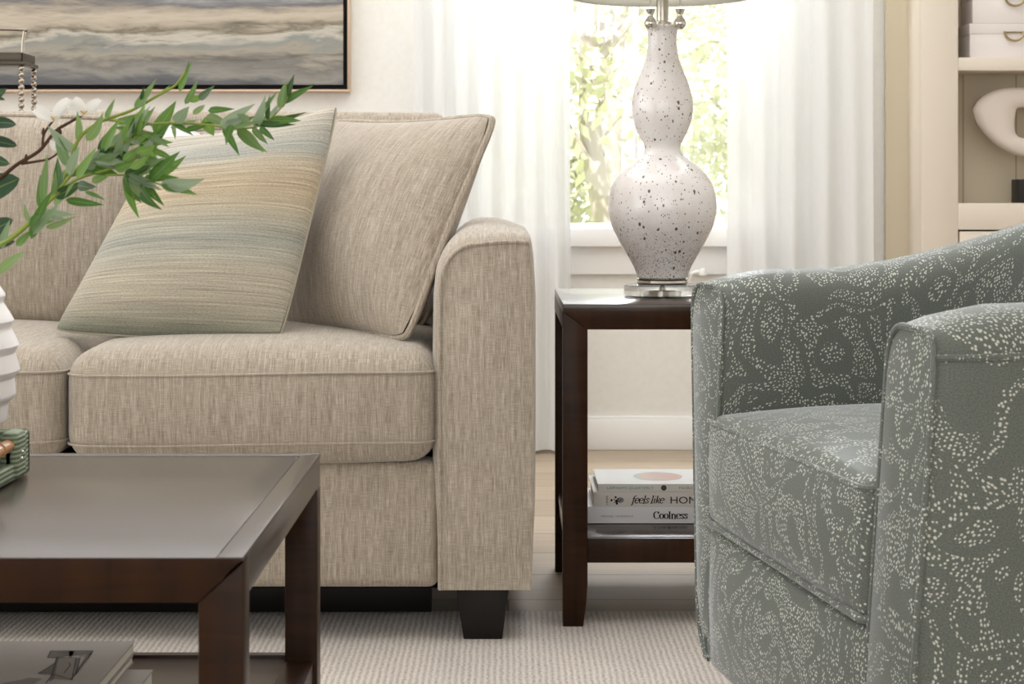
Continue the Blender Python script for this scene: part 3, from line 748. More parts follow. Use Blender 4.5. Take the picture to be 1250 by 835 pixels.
letter('spine_lettering', 'Coolness', bx(797.5), bz(633.3), yb, 6.3 / sB, M['ink'], b3, .27, .07, 0, .90)
textmesh('author_lettering', 'MICHAEL VANDANITZ', bx(734), bz(631.3), yb, 3.1 / sB, M['greyink'], b3, 39 / sB)
letter('spine_lettering', 'feels like', bx(770.5), bz(614.3), yb, 6.4 / sB, M['ink'], b2, .22, .14, .28, .84)
textmesh('title_lettering', 'HOME', bx(818.5), bz(614.6), yb, 12.0 / sB, M['ink'], b2, 40 / sB)
textmesh('imprint_lettering', 'LINES', bx(742.0), bz(616), yb, 3.2 / sB, M['ink'], b2, 11 / sB, PI / 2)
mk = MB()
for dx, dz, r in ((0, 0, 1.4), (5, 3.6, 1.3), (6.5, -4, 1.5), (3.5, 1, .8), (8, 1.5, .9), (9, -1.5, .8), (6, -1, 1.8), (4, -2.6, .7), (11, .5, .6)):
    n = 12; mk.add([(bx(746.5 + dx) + r / sB * math.cos(2 * PI * i / n), yb - .0002, bz(610.6 - dz) + r / sB * math.sin(2 * PI * i / n)) for i in range(n)], [tuple(range(n))])
mk.build('flower_mark', M['ink'], b2, smooth=False)
mk = MB(); mk.add([(bx(757) + 4.6 / sB * math.cos(2 * PI * i / 20), yb - .0001, bz(610.4) + 3.4 / sB * math.sin(2 * PI * i / 20)) for i in range(20)], [tuple(range(20))])
mk.build('flower_shade', M['greyink'], b2, smooth=False)
textmesh('spine_lettering', "LAPHAM'S QUARTERLY", bx(741), bz(597.2), yb, 4.6 / sB, M['tealink'], b1, 57 / sB)
textmesh('issue_lettering', 'MIGRATION', bx(829), bz(597.2), yb, 4.2 / sB, M['greyink'], b1, 30 / sB)
MB().add([(bx(810.3) + 3.4 / sB * math.cos(2 * PI * i / 24), yb - .0002, bz(595.5) + 3.4 / sB * math.sin(2 * PI * i / 24)) for i in range(24)], [tuple(range(24))]).build('spine_dot', M['print'], b1, smooth=False)
pe = MB(); n = 40; cxp, cyp = (803 - CX) * 3.42 / F, BY + .093
V = [(cxp + .046 * math.cos(2 * PI * i / n), cyp + .052 * math.sin(2 * PI * i / n), Z3 + .0003) for i in range(n)]
pe.add(V, [tuple(range(n))], [(.5 + .5 * math.cos(2 * PI * i / n), .5 + .5 * math.sin(2 * PI * i / n)) for i in range(n)]).build('cover_print', M['peach'], b1, smooth=False)

# ------------------------------------------------------------------ magazines on the coffee table shelf
def magazine(label, x0, x1, y0, y1, z0, z1, mat, parts=2):
    b = thing('magazine', label, 'magazine', ((x0 + x1) / 2, (y0 + y1) / 2, z0), 'magazines on the coffee table shelf')
    MB().box(x0, x1, y0, y1, z1 - .0015, z1).build('cover', mat, b, smooth=False)
    MB().box(x0 + .001, x1 - .001, y0 + .001, y1 - .001, z0 + .0012, z1 - .0015).build('pages', M['pages'], b, smooth=False)
    MB().box(x0, x1, y0, y1, z0, z0 + .0012).build('back_cover', mat, b, smooth=False)
    return b
m1 = magazine('grey magazine lying beneath the top one, its edge showing at the right', -.66, -.368, 1.60, 1.868, .2560, .274, M['magcover'])
m3 = magazine('thin grey magazine in the middle of the coffee table shelf stack', -.68, -.394, 1.61, 1.895, .2742, .2825, M['magcover'])
m2 = magazine('grey magazine with charcoal blocky print on top of the shelf stack', -.69, -.3945, 1.60, 1.905, .2827, .2945, M['magcover'])
def onmag(px, py):
    Y = F * (H - .2948) / (py - HY); return ((px - CX) * Y / F, Y)
def printpoly(pts, dz): return [(*onmag(*p), .2946 + dz) for p in pts]
pm = MB()
for pts in ([(62, 794.5), (114, 794.5), (112, 799), (58, 803)], [(68, 803), (72, 803), (66, 829), (60, 832)], [(105, 800), (114, 795), (94, 822), (86, 830)], [(46, 822), (66, 810), (64, 823)],
            [(93, 803), (97, 803), (94, 821), (91, 822)], [(84, 795), (91, 795), (87, 803), (84, 803)]):
    pm.add(printpoly(pts, .0002), [tuple(range(len(pts)))])
pm.build('cover_print', M['print'], m2, smooth=False)
pm = MB()
for pts in ([(72, 803), (93, 803), (88, 830), (66, 829)], [(98, 797), (108, 797), (104, 802), (96, 802)]): pm.add(printpoly(pts, .0001), [tuple(range(len(pts)))])
pm.add(printpoly([(2, 834), (28, 829), (36, 827), (52, 828), (40, 836), (10, 840)], .0001), [tuple(range(6))])
pm.build('cover_print', M['printlight'], m2, smooth=False)
pm = MB(); kk = 0
for ln in ([(62, 794.5), (114, 794.5), (86, 830)], [(62, 794.5), (58, 803), (93, 803), (88, 830)], [(70, 803), (63, 825), (56, 834)], [(47, 822), (68, 809)], [(47, 822), (65, 823), (88, 830)], [(98, 803), (93, 822)], [(78, 822), (86, 812), (84, 809)], [(70, 797), (84, 797)]):
    for (a0, b0), (a1, b1) in zip(ln[:-1], ln[1:]):
        p0, p1 = Vector(onmag(a0, b0)), Vector(onmag(a1, b1)); d_ = (p1 - p0).normalized(); q_ = Vector((-d_.y, d_.x)) * .0006; kk += 1
        pm.add([(*(p0 - q_), .29495 + kk * 2e-6), (*(p1 - q_), .29495 + kk * 2e-6), (*(p1 + q_), .29495 + kk * 2e-6), (*(p0 + q_), .29495 + kk * 2e-6)], [(0, 1, 2, 3)])
pm.build('cover_linework', M['ink'], m2, smooth=False)

# ------------------------------------------------------------------ armchair
A0 = Vector((.283, 2.508)); ax = Vector((.1636, -.9865)); ad = Vector((.9865, .1636))
def cxf(p):
    q = A0 + ax * p.x + ad * p.y; return Vector((q.x, q.y, p.z))
arm = thing('armchair', 'grey green barrel armchair with pale dotted swirl pattern', 'armchair', (*(A0 + ax * .3 + ad * .35), .01))
SW = .611; ZB = .115
def hgt(k, t=0): return .640 - .010 * max(0, min(1, (t - .25) / .1)) * max(0, 1 - k / .5) + .165 * max(0, (k - .15) / .55) ** 1.8
def lean_(t, k, z): return (.010 if t < .3 else .024) * ((z - .30) / .34 if t > .3 else max(0, z - .30) / .34) * max(0, 1 - k / .25)
pathL = []
for i in range(10): pathL.append((-.062, .32 * (i / 10) ** 1.5, (-1, 0)))
aa, bbb = .3675, .36
NA = 36
for i in range(NA + 1):
    th = PI * i / NA
    c_, s_ = math.cos(th), math.sin(th); ex = .82
    tx = .3055 - aa * math.copysign(abs(c_) ** ex, c_); ky = .32 + bbb * abs(s_) ** ex
    nx, ny = -math.copysign(abs(c_) ** (2 - ex), c_) / aa, abs(s_) ** (2 - ex) / bbb
    l = math.hypot(nx, ny) or 1; pathL.append((tx, ky, (nx / l, ny / l)))
for i in range(10): pathL.append((SW + .062, .32 * ((9 - i) / 10) ** 1.5, (1, 0)))
def section(w_, h_, ex_=0.0, rise=0.0):
    ro, ri = .030, .034; P = []
    hw = w_ / 2
    P.append((hw - .075, ZB - .0))                         # rounded lower outer corner
    for i in range(7):
        a = math.radians(-90 + 90 * i / 6); P.append((hw - .055 + (.055 + ex_) * math.cos(a), ZB + .075 + (.075) * math.sin(a)))
    P += [(hw + ex_ + .002, .32), (hw + ex_ + .002, .45), (hw + ex_ + .002, h_ - .06)]
    for i in range(6):
        a = math.radians(90 * i / 5); P.append((hw - ro + (ro + ex_) * math.cos(a), h_ - ro + (ro + ex_) * math.sin(a) + rise * .6))
    P.append((0.0, h_ + ex_ + rise))
    for i in range(6):
        a = math.radians(90 + 90 * i / 5); P.append((-hw + ri + (ri + ex_ * .6) * math.cos(a), h_ - ri + (ri + ex_) * math.sin(a) + rise * .6))
    P += [(-hw - ex_ * .6, h_ - .10), (-hw - ex_ * .5, .44), (-hw - ex_ * .3, .30), (-hw, ZB)]
    return P
rings = []; UV = []; ulen = 0; prev = None
NP = len(pathL)
def ring_at(i, over=None):
    tx, ky, nn = pathL[i]
    first = min(i, NP - 1 - i)
    exs = [0.0, .004, .008, .010, .012][min(4, first)] if over is None else over
    rise = [0, 0.001, .004, .007, .010][min(4, first)]
    w_ = .122 + .03 * max(0, min(1, (ky - .25) / .4))
    h_ = hgt(ky, tx); R = []
    for o_, z in section(w_, h_, exs, rise):
        lean = lean_(tx, ky, z)
        if tx < .3 and ky < .32:
            f_ = max(0, 1 - ky / .32); lean = 1.4 * lean * (.5 - o_ / w_) + .006 * f_
            if o_ > 0: o_ -= f_ * (.012 + .028 * max(0, (.62 - z) / .5))
        R.append(Vector((tx + nn[0] * o_, ky + nn[1] * o_ + lean, z)))
    return R
for i in range(NP):
    R = ring_at(i); rings.append(R)
    if prev: ulen += (Vector((pathL[i][0], pathL[i][1])) - Vector(prev)).length
    prev = pathL[i][:2]; vl = 0
    for j, p in enumerate(R):
        if j: vl += (p - R[j - 1]).length
        UV.append((ulen, vl))
MB().loft(rings, False, False, False, UV).build('shell', M['chair'], arm, xf=cxf, sharp=70)
# front panels closing the two arms, with cord round the edge
for idx, nm in ((0, 1), (NP - 1, -1)):
    R = rings[idx]; c_ = sum(R, Vector()) / len(R)
    inner = [c_ + (p - c_) * .90 + Vector((0, -.004, 0)) for p in R]
    fp = MB().loft([[p for p in R], inner], True, False, True).build('arm_front', M['chair'], arm, xf=cxf, sharp=60)
    pts = spline(R, 3)
    MB().tube([p + Vector((0, -.0015, 0)) for p in pts], .0036, 8).build('piping', M['chair'], fp, xf=cxf)
# cord along the outside below the top
side = []
for i in range(NP):
    tx, ky, nn = pathL[i]; w_ = .122 + .03 * max(0, min(1, (ky - .25) / .4)); o_ = w_ / 2 + [0.002, .006, .010, .012, .014][min(4, min(i, NP - 1 - i))]
    z = hgt(ky, tx) - .026; lean = lean_(tx, ky, z)
    side.append((tx + nn[0] * o_, ky + nn[1] * o_ + lean, z))
MB().tube(side, .0036, 8).build('welt', M['chair'], arm, xf=cxf)
def seatdef(u, v, w_, q):
    e_ = max(0, (1 - u * u) * (1 - v * v)); z = q.z + (.036 * e_ ** .42 * max(0, w_))
    y = q.y - (.014 * (1 - u ** 4) * (1 - w_ * w_) if v < -.5 else 0)
    return (q.x, y, z)
sc_ = MB().rbox(.002, SW - .002, -.006, .56, .312, .458, .018, 14, seatdef).build('seat_cushion', M['chair'], arm, xf=cxf)
MB().tube(rrect(.004, SW - .004, -.0045, .555, .4545, .018), .0036, 8, True).build('piping', M['chair'], sc_, xf=cxf)
MB().tube(rrect(.003, SW - .003, -.0065, .555, .3150, .018), .0046, 8, True).build('piping', M['chair'], sc_, xf=cxf)
def raildef(u, v, w_, q): return (q.x, q.y - (.018 * (1 - w_ * w_) * (1 - u ** 6) if v < 0 else 0), q.z)
MB().rbox(-.002, SW + .002, -.002, .10, ZB - .004, .308, .012, 12, raildef).build('front_rail', M['chair'], arm, xf=cxf)
MB().rbox(.0, SW, .05, .60, ZB, .306, .01, 6).build('seat_deck', M['underlining'], arm, xf=cxf)
MB().rbox(-.05, SW + .05, .06, .62, ZB - .006, ZB + .006, .005, 3).build('underside', M['underlining'], arm, xf=cxf)
for tx, ky in ((.03, .05), (SW - .03, .05), (.06, .56), (SW - .06, .56)):
    MB().hexa([(tx - .014, ky - .014, .009), (tx + .014, ky - .014, .009), (tx + .014, ky + .014, .009), (tx - .014, ky + .014, .009)],
              [(tx - .022, ky - .022, ZB), (tx + .022, ky - .022, ZB), (tx + .022, ky + .022, ZB), (tx - .022, ky + .022, ZB)]).build('leg', M['wood'], arm, xf=cxf, bevel=.002)

# ------------------------------------------------------------------ bookcase
FY = 5.30; sF = F / FY
fx_ = lambda px: (px - CX) / sF
fz = lambda py: H - (py - HY) / sF
bc = thing('bookcase', 'cream built-in style bookcase with beadboard back against the wall', 'bookcase', (1.9, 5.4, 0))
BX0, BX1 = fx_(1125), 2.62; OX = fx_(1170)
MB().box(BX0, OX, FY, FY + .022, .0, 2.3).build('stile', M['cabinet'], bc, bevel=.004); MB().box(BX1 - (OX - BX0), BX1, FY, FY + .022, 0, 2.3).build('stile', M['cabinet'], bc, bevel=.004)
MB().box(BX0 + .002, BX0 + .022, FY + .02, WY - .005, 0, 2.3).build('side_panel', M['cabinet'], bc, bevel=.002)
MB().box(BX1 - .022, BX1 - .002, FY + .02, WY - .005, 0, 2.3).build('side_panel', M['cabinet'], bc, bevel=.002)
pb = MB().box(-.75, .75, WY - .025, WY - .006, .08, 2.28).build('back_panel', M['beadboard'], bc, smooth=False)
pb.location.x += 1.9
for z0, z1 in ((fz(86), fz(70)), (1.62, 1.66), (2.05, 2.09)):
    MB().box(OX - .06, BX1 - .05, FY + .003, WY - .02, z0, z1).build('shelf', M['cabinet'], bc, bevel=.002)
MB().box(OX - .001, BX1 - .1, FY, FY + .022, fz(280.5), fz(248)).build('rail', M['cabinet'], bc, bevel=.002)
MB().box(OX - .06, BX1 - .05, FY + .02, WY - .02, fz(252), fz(248)).build('shelf', M['cabinet'], bc, bevel=.001)
MB().box(OX - .001, BX1 - .1, FY, FY + .022, 2.22, 2.3).build('rail', M['cabinet'], bc, bevel=.002)
MB().box(BX0, BX1, FY, WY - .006, 2.3, 2.33).build('top', M['cabinet'], bc, bevel=.004)
d = MB().box(OX + .004, BX1 - .112, FY + .002, FY + .022, .14, fz(282.5)).build('door', M['cabinet'], bc, bevel=.002)
MB().box(OX + .055, BX1 - .16, FY - .0005, FY + .004, .20, fz(306)).build('door_panel', M['cabinet'], d, bevel=.002)
MB().box(OX - .001, BX1 - .1, FY + .004, FY + .022, 0, .136).build('plinth', M['cabinet'], bc, bevel=.002)
def storage_box(label, x0, x1, z0, z1, hx):
    y0 = FY + .035; s_ = F / y0
    b = thing('storage_box', label, 'box', ((x0 + x1) / 2, y0 + .07, z0), 'white storage boxes on the bookcase shelf')
    MB().box(x0 + .002, x1 - .002, y0 + .002, y0 + .135, z0, z1 - .03).build('body', M['boxwhite'], b, bevel=.002)
    MB().box(x0, x1, y0, y0 + .137, z1 - .031, z1).build('lid', M['boxlid'], b, bevel=.002)
    zc = z1 - .026; R_ = .028
    hp = [(hx - R_, y0 - .004, zc)] + [(hx + R_ * math.cos(a), y0 - .008, zc + R_ * .92 * math.sin(a)) for a in [math.radians(180 + 180 * i / 14) for i in range(15)]] + [(hx + R_, y0 - .004, zc)]
    h_ = MB().tube(hp, .0035, 8).build('ring_pull', M['brass'], b)
    MB().tube([(hx - R_, y0 - .003, zc), (hx + R_, y0 - .003, zc)], .002, 8).build('hinge_bar', M['brass'], h_)
zb1 = fz(70) + .0005; hb = .0995
storage_box('white storage box with brass ring pull, lower of two on bookcase shelf', 1.366, 1.64, zb1, zb1 + hb + .003, 1.497)
storage_box('white storage box with brass ring pull, upper one on bookcase shelf', 1.374, 1.648, zb1 + hb + .0035, zb1 + 2 * hb + .0065, 1.499)
sc2 = thing('sculpture', 'white lens shaped stone sculpture with square hole on black block', 'sculpture', (1.60, 5.385, fz(248)))
YS = 5.385; sS = F / YS
def spx(px, py): return ((px - CX) / sS, H - (py - HY) / sS)
out = [spx(*p) for p in [(1187, 134), (1192, 125), (1202, 116), (1217, 109.5), (1235, 107), (1258, 107), (1285, 110), (1310, 117), (1330, 128), (1342, 142), (1344, 156), (1336, 170), (1320, 182), (1298, 191), (1272, 195),
                         (1250, 192), (1232, 186), (1214, 175), (1199, 160), (1190, 146)]]
hol = [spx(*p) for p in [(1238, 140), (1240, 133), (1248, 131), (1270, 131), (1288, 131), (1296, 134), (1298, 142), (1298, 152), (1298, 160), (1296, 166), (1288, 169), (1270, 169), (1252, 169), (1244, 168), (1239, 164), (1237, 156), (1237, 150), (1237, 147), (1237.5, 144), (1238, 142)]]
oc_ = [Vector((q.x, q.y)) for q in spline([(a, b, 0) for a, b in out + out[:1]], 4)][:-1]
def ringpts(f):
    n = 80; O_ = oc_
    hh_ = [Vector((q.x, q.y)) for q in spline([(a, b, 0) for a, b in hol + hol[:1]], 4)][:-1]
    return O_, hh_
O_, H_ = ringpts(0)
cc = Vector(spx(1268, 150))
def byang(L_):
    res = []
    for i in range(96):
        a = 2 * PI * i / 96; dv = Vector((math.cos(a), math.sin(a))); best = None
        for p, q in zip(L_, L_[1:] + L_[:1]):
            e_ = q - p; den = dv.x * e_.y - dv.y * e_.x
            if abs(den) < 1e-12: continue
            w0 = p - cc; tt = (w0.x * e_.y - w0.y * e_.x) / den; uu = (w0.x * dv.y - w0.y * dv.x) / den
            if tt > 0 and -1e-6 <= uu <= 1 + 1e-6: best = tt
        res.append(best if best else .03)
    return [(cc + Vector((math.cos(2 * PI * i / 96), math.sin(2 * PI * i / 96))) * r) for i, r in enumerate(res)]
Oa, Ha = byang(O_), byang(H_)
rings_ = []
for fr, yy in ((0, -.004), (.06, -.016), (.2, -.024), (.6, -.027), (.95, -.020), (1, -.012), (1, .012), (.95, .020), (.6, .027), (.2, .024), (.06, .016), (0, .004)):
    rings_.append([((o_ + (h_ - o_) * fr).x, YS + yy, (o_ + (h_ - o_) * fr).y) for o_, h_ in zip(Oa, Ha)])
rings_.append(rings_[0])
MB().loft(rings_, True).build('stone_ring', M['stone'], sc2, sharp=60)
x1, z1 = spx(1239, 219)
MB().box(x1, x1 + .15, YS - .04, YS + .04, fz(248) + .0005, z1).build('block', M['blackstone'], sc2, bevel=.002)
MB().tube([(x1 + .075, YS, z1 - .002), (x1 + .075, YS, H - (190 - HY) / sS)], .006, 12).build('stem', M['blackstone'], sc2)

# ------------------------------------------------------------------ painting
pz0 = H - (112.5 - HY) / (F / (WY - .03)); px1 = (427.5 - CX) / (F / (WY - .03))
pw, ph = 1.62, .82
pa = thing('framed_painting', 'abstract landscape painting of grey and tan strata in thin frame', 'painting', (px1 - pw / 2, WY, pz0))
ft = .0075
mb = MB(); mb.box(px1 - pw, px1, WY - .045, WY - .002, pz0, pz0 + ft); mb.box(px1 - pw, px1, WY - .045, WY - .002, pz0 + ph - ft, pz0 + ph)
mb.box(px1 - pw, px1 - pw + ft, WY - .045, WY - .002, pz0 + ft, pz0 + ph - ft); mb.box(px1 - ft, px1, WY - .045, WY - .002, pz0 + ft, pz0 + ph - ft)
mb.build('frame', M['gold'], pa, bevel=.001)
MB().box(px1 - pw + ft, px1 - ft, WY - .014, WY - .004, pz0 + ft, pz0 + ph - ft).build('liner', M['liner'], pa, smooth=False)
cv = MB().box(-pw / 2 + ft + .014, pw / 2 - ft - .014, -.032, -.012, ft + .015, ph - ft - .014)
cvo = cv.build('canvas', M['paint'], None, smooth=False); cvo.parent = pa

# ------------------------------------------------------------------ beaded stand behind the sofa
YBs = 4.40
bs = thing('beaded_stand', 'dark pewter stand with bead strand legs behind the sofa', 'stand', (-1.42, 4.45, 0))
def bead_leg(x, y, z1):
    mb = MB(); z = 0.0; n = 10; prof = []
    pitch = .0152; k = int(z1 / pitch)
    for i in range(k):
        zc = z1 - pitch * (i + .5)
        for a in (-62, -35, 0, 35, 62): prof.append((.0078 * math.cos(math.radians(a)), zc + pitch * .0 - .0074 * math.sin(math.radians(a))))
    prof.append((.0045, 0.0))
    return mb.lathe([(.003, z1)] + prof, (x, y, 0), 12).build('leg', M['bead'], bs)
p1 = at(26, 80, YBs); p2 = at(41.5, 84, YBs + .115)
for x in (p1.x, p1.x - .46): bead_leg(x, p1.y, p1.z)
for x in (p2.x, p2.x - .46): bead_leg(x, p2.y, p1.z)
MB().box(p1.x - .47, p1.x + .010, YBs - .008, YBs + .125, p1.z, p1.z + .010).build('top', M['pewter'], bs, bevel=.002)
tr_ = MB(); zt = p1.z + .010
tr_.box(p1.x - .46, p1.x + .003, YBs + .0, YBs + .004, zt, zt + .022); tr_.box(p1.x - .46, p1.x + .003, YBs + .113, YBs + .117, zt, zt + .022); tr_.box(p1.x - .001, p1.x + .003, YBs, YBs + .117, zt, zt + .022)
tr_.box(p1.x - .46, p1.x - .456, YBs, YBs + .117, zt, zt + .022); tr_.build('gallery', M['pewter'], bs, bevel=.001)
hx = at(27.5, 65, YBs + .05)
MB().tube(spline([(hx.x, hx.y, zt), (hx.x + .001, hx.y, zt + .05), (hx.x + .004, hx.y, at(30, 39, hx.y).z), (hx.x - .008, hx.y, at(30, 36, hx.y).z), (hx.x - .22, hx.y, at(30, 35, hx.y).z), (hx.x - .44, hx.y, at(30, 36, hx.y).z), (hx.x - .455, hx.y, at(30, 39, hx.y).z), (hx.x - .455, hx.y, zt)], 6), .0042, 8).build('handle', M['bead'], bs)

# ------------------------------------------------------------------ tray, vase and branches on the coffee table
tx0, tx1, ty0, ty1 = -.90, -.491, 1.43, 1.853
tray = thing('tray', 'green woven fibre tray with bamboo handle on the coffee table', 'tray', ((tx0 + tx1) / 2, (ty0 + ty1) / 2, TZ))
zt0, zt1 = TZ + .0005, TZ + .030
tb = MB().rbox(tx0, tx1, ty0, ty1, zt0, zt0 + .008, .004, 6, k=2).build('tray_base', M['tray'], tray)
wl_ = .012
MB().rbox(tx0, tx1, ty0, ty0 + wl_, zt0, TZ + .046, .004, 6, k=2).build('tray_wall', M['tray'], tray)
MB().rbox(tx0, tx1, ty1 - wl_, ty1, zt0, TZ + .046, .004, 6, k=2).build('tray_wall', M['tray'], tray)
ya, yb_ = 1.590, 1.792                    # hand opening on the short sides
for xa, xb in ((tx0, tx0 + wl_), (tx1 - wl_, tx1)):
    mb = MB(); mb.rbox(xa, xb, ty0, ya, zt0, TZ + .046, .004, 5, k=2); mb.rbox(xa, xb, yb_, ty1, zt0, TZ + .046, .004, 5, k=2); mb.rbox(xa, xb, ya - .004, yb_ + .004, zt0, TZ + .018, .004, 5, k=2)
    mb.build('tray_wall', M['tray'], tray)
    for y0_, y1_ in ((ya - .034, ya), (yb_, yb_ + .036)):
        st = MB().rbox(xa - .0035, xb + .0035, y0_, y1_, zt0 + .001, TZ + .049, .006, 4, k=3).build('strap', M['tray'], tray)
        y_ = yb_ + .012 if y0_ == yb_ else ya - .012
        for dz in (0, .006):
            MB().lathe([(0, -.002), (.0016, -.001), (.002, 0), (.0016, .001), (0, .002)], (xb + .0038, y_ + dz * .6, TZ + .022 + dz), 8).build('rivet', M['chrome'], st)
    xc = (xa + xb) / 2
    hb = MB(); y = ya - .005; prof = []
    L_ = yb_ + .004 - y
    hb.tube([(xc, y + L_ * i / 40, TZ + .036) for i in range(41)], .0062, 12)
    for kk in range(1, 6): hb.tube([(xc, y + L_ * kk / 6 - .002, TZ + .036), (xc, y + L_ * kk / 6 + .002, TZ + .036)], .0076, 12)
    hb.build('handle', M['bamboo'], tray)
VX, VY = -.602, 1.742
vase = None
vz = [(.489, .070), (.505, .083), (.525, .099), (.545, .111), (.565, .119), (.585, .1235), (.605, .1245), (.625, .1225), (.645, .118), (.665, .1115), (.685, .104), (.70, .095), (.712, .082), (.720, .066), (.724, .050)]
prf = spline([(r, z, 0) for z, r in vz], 10); pr = []
for q in prf:
    ph = (q.y - .489) / .0245; f_ = ph % 1
    bump = .0050 * (f_ / .3 if f_ < .3 else (1 - f_) / .7)
    fade = min(1, (q.y - .486) / .02) * min(1, max(0, (.722 - q.y) / .02)); pr.append((q.x - .003 + bump * fade, q.y))
pr = [(.0, .4895)] + pr + [(.047, .7245), (.045, .720), (.046, .70), (.06, .69), (.06, .60), (0, .56)]
vase = MB().lathe([(r, z) for r, z in pr], (VX, VY, 0), 80, False).build('ribbed_vase', M['vase'], sharp=32)
tag(vase, 'white ribbed ceramic vase standing in the green tray', 'vase')

def leaf_verts(b, t_, w_, nrm, droop=0.15, n=10, round_=False):
    b, t_ = Vector(b), Vector(t_); ax_ = t_ - b; ln = ax_.length; u = ax_.normalized()
    nrm = (nrm - u * nrm.dot(u)).normalized(); sd = u.cross(nrm); V = []; UVs = []; Fc = []
    for i in range(n + 1):
        s_ = i / n
        wv = (math.sin(PI * s_ ** .9) ** .6 * w_ if round_ else 2.35 * max(0, s_) ** .52 * (1 - s_) ** 1.12 * w_) + .0003
        c_ = b + ax_ * s_ + nrm * (droop * ln * math.sin(PI * s_) * .5) + sd * (droop * ln * .35 * math.sin(PI * s_))
        for k_, q in ((-1, -1), (0, 0), (1, 1)):
            V.append(c_ + sd * wv * .5 * q + nrm * (wv * .16 * abs(q))); UVs.append((q, s_))
    for i in range(n):
        for k_ in (0, 1):
            a = i * 3 + k_; Fc.append((a, a + 1, a + 4, a + 3))
    return V, Fc, UVs
def branch(label, stems, leaves, depth, seed, leafmat_, extra=0, wpx=13, group='leafy branches in the vase', part='leaves', round_=False):
    rr = random.Random(seed)
    rt = thing('leafy_branch', label, 'branch', (VX + .02, VY, .60), group)
    ms = MB(); paths = []
    for st, r0, r1 in stems:
        P = spline([at(px, py, Y) for px, py, Y in st], 8); paths.append(P); ms.tube(P, r0, 8, taper=r1)
    ms.build('stem', M['stemgreen'], rt)
    ml = MB()
    for lf in leaves:
        bx_, by_, tx_, ty_ = lf[:4]; w_ = lf[4] if len(lf) > 4 else wpx
        Y = depth + rr.uniform(-.03, .03)
        b = at(bx_, by_, Y); tt = at(tx_, ty_, Y + rr.uniform(-.012, .012))
        nm = Vector((rr.uniform(-.5, .5), -1, rr.uniform(-.2, .7))).normalized()
        ml.add(*leaf_verts(b, tt, w_ * Y / F, nm, rr.uniform(-.12, .2), round_=round_))
    for k in range(extra):
        P = rr.choice(paths); q = rr.randrange(len(P) // 4, len(P) - 1); p = P[q]; tg = (P[q + 1] - P[q - 1]).normalized()
        sd = Vector((tg.z, rr.uniform(-.5, .5), -tg.x)) * rr.choice((-1, 1)); ln = rr.uniform(.022, .042)
        dirn = (tg * rr.uniform(.5, 1.2) + sd * rr.uniform(.3, 1.0)).normalized()
        ml.add(*leaf_verts(p, p + dirn * ln, ln * rr.uniform(.26, .4), Vector((rr.uniform(-.8, .8), -1, rr.uniform(-.3, .8))), rr.uniform(-.1, .25), round_=round_))
    ml.build(part, leafmat_, rt)
    return rt
D = 1.74
branch('leafy green branch arching high to the right in front of the sofa back',
       [([(-46, 304, VY), (-10, 300, 1.735), (20, 285, 1.73), (50, 255, 1.73), (80, 214, 1.73), (95, 172, 1.73), (120, 150, 1.73), (160, 135, 1.73), (192, 117, 1.73), (214, 104, 1.73), (226, 88, 1.73)], .0024, .0011),
        ([(135, 146, 1.73), (170, 152, 1.72), (210, 150, 1.72), (250, 152, 1.72), (285, 157, 1.72), (318, 153, 1.72), (340, 135, 1.72), (352, 118, 1.72)], .0014, .0007)],
       [(188, 163, 215, 123, 19), (219, 112, 235, 74, 10), (226, 97, 231, 74, 5), (243, 121, 262, 104, 11), (226, 127, 241, 97, 9), (214, 150, 231, 130, 17), (250, 143, 261, 166, 18), (254, 135, 287, 133, 11),
        (252, 141, 281, 155, 13), (283, 152, 276, 177, 11), (304, 148, 289, 139, 12), (208, 156, 243, 146, 10), (213, 152, 214, 170, 10), (141, 150, 187, 134, 12), (141, 156, 188, 163, 9),
        (106, 172, 126, 138, 15), (96, 188, 74, 166, 12), (130, 183, 149, 160, 17), (136, 207, 160, 172, 20), (138, 178, 178, 174, 10), (184, 203, 188, 160, 15), (188, 214, 227, 190, 14), (150, 146, 190, 152, 9),
        (230, 122, 250, 118, 10), (236, 140, 250, 128, 10), (224, 160, 262, 148, 9), (172, 122, 176, 106, 5), (196, 116, 208, 104, 4), (286, 156, 320, 148, 8),
        (316, 153, 374, 137, 10), (309, 150, 361, 152, 10), (345, 127, 384, 102, 6), (317, 155, 335, 171, 9), (308, 156, 327, 176, 10), (329, 143, 344, 124, 7), (318, 151, 328, 139, 6)],
       1.725, 5, M['leaf'], 24)
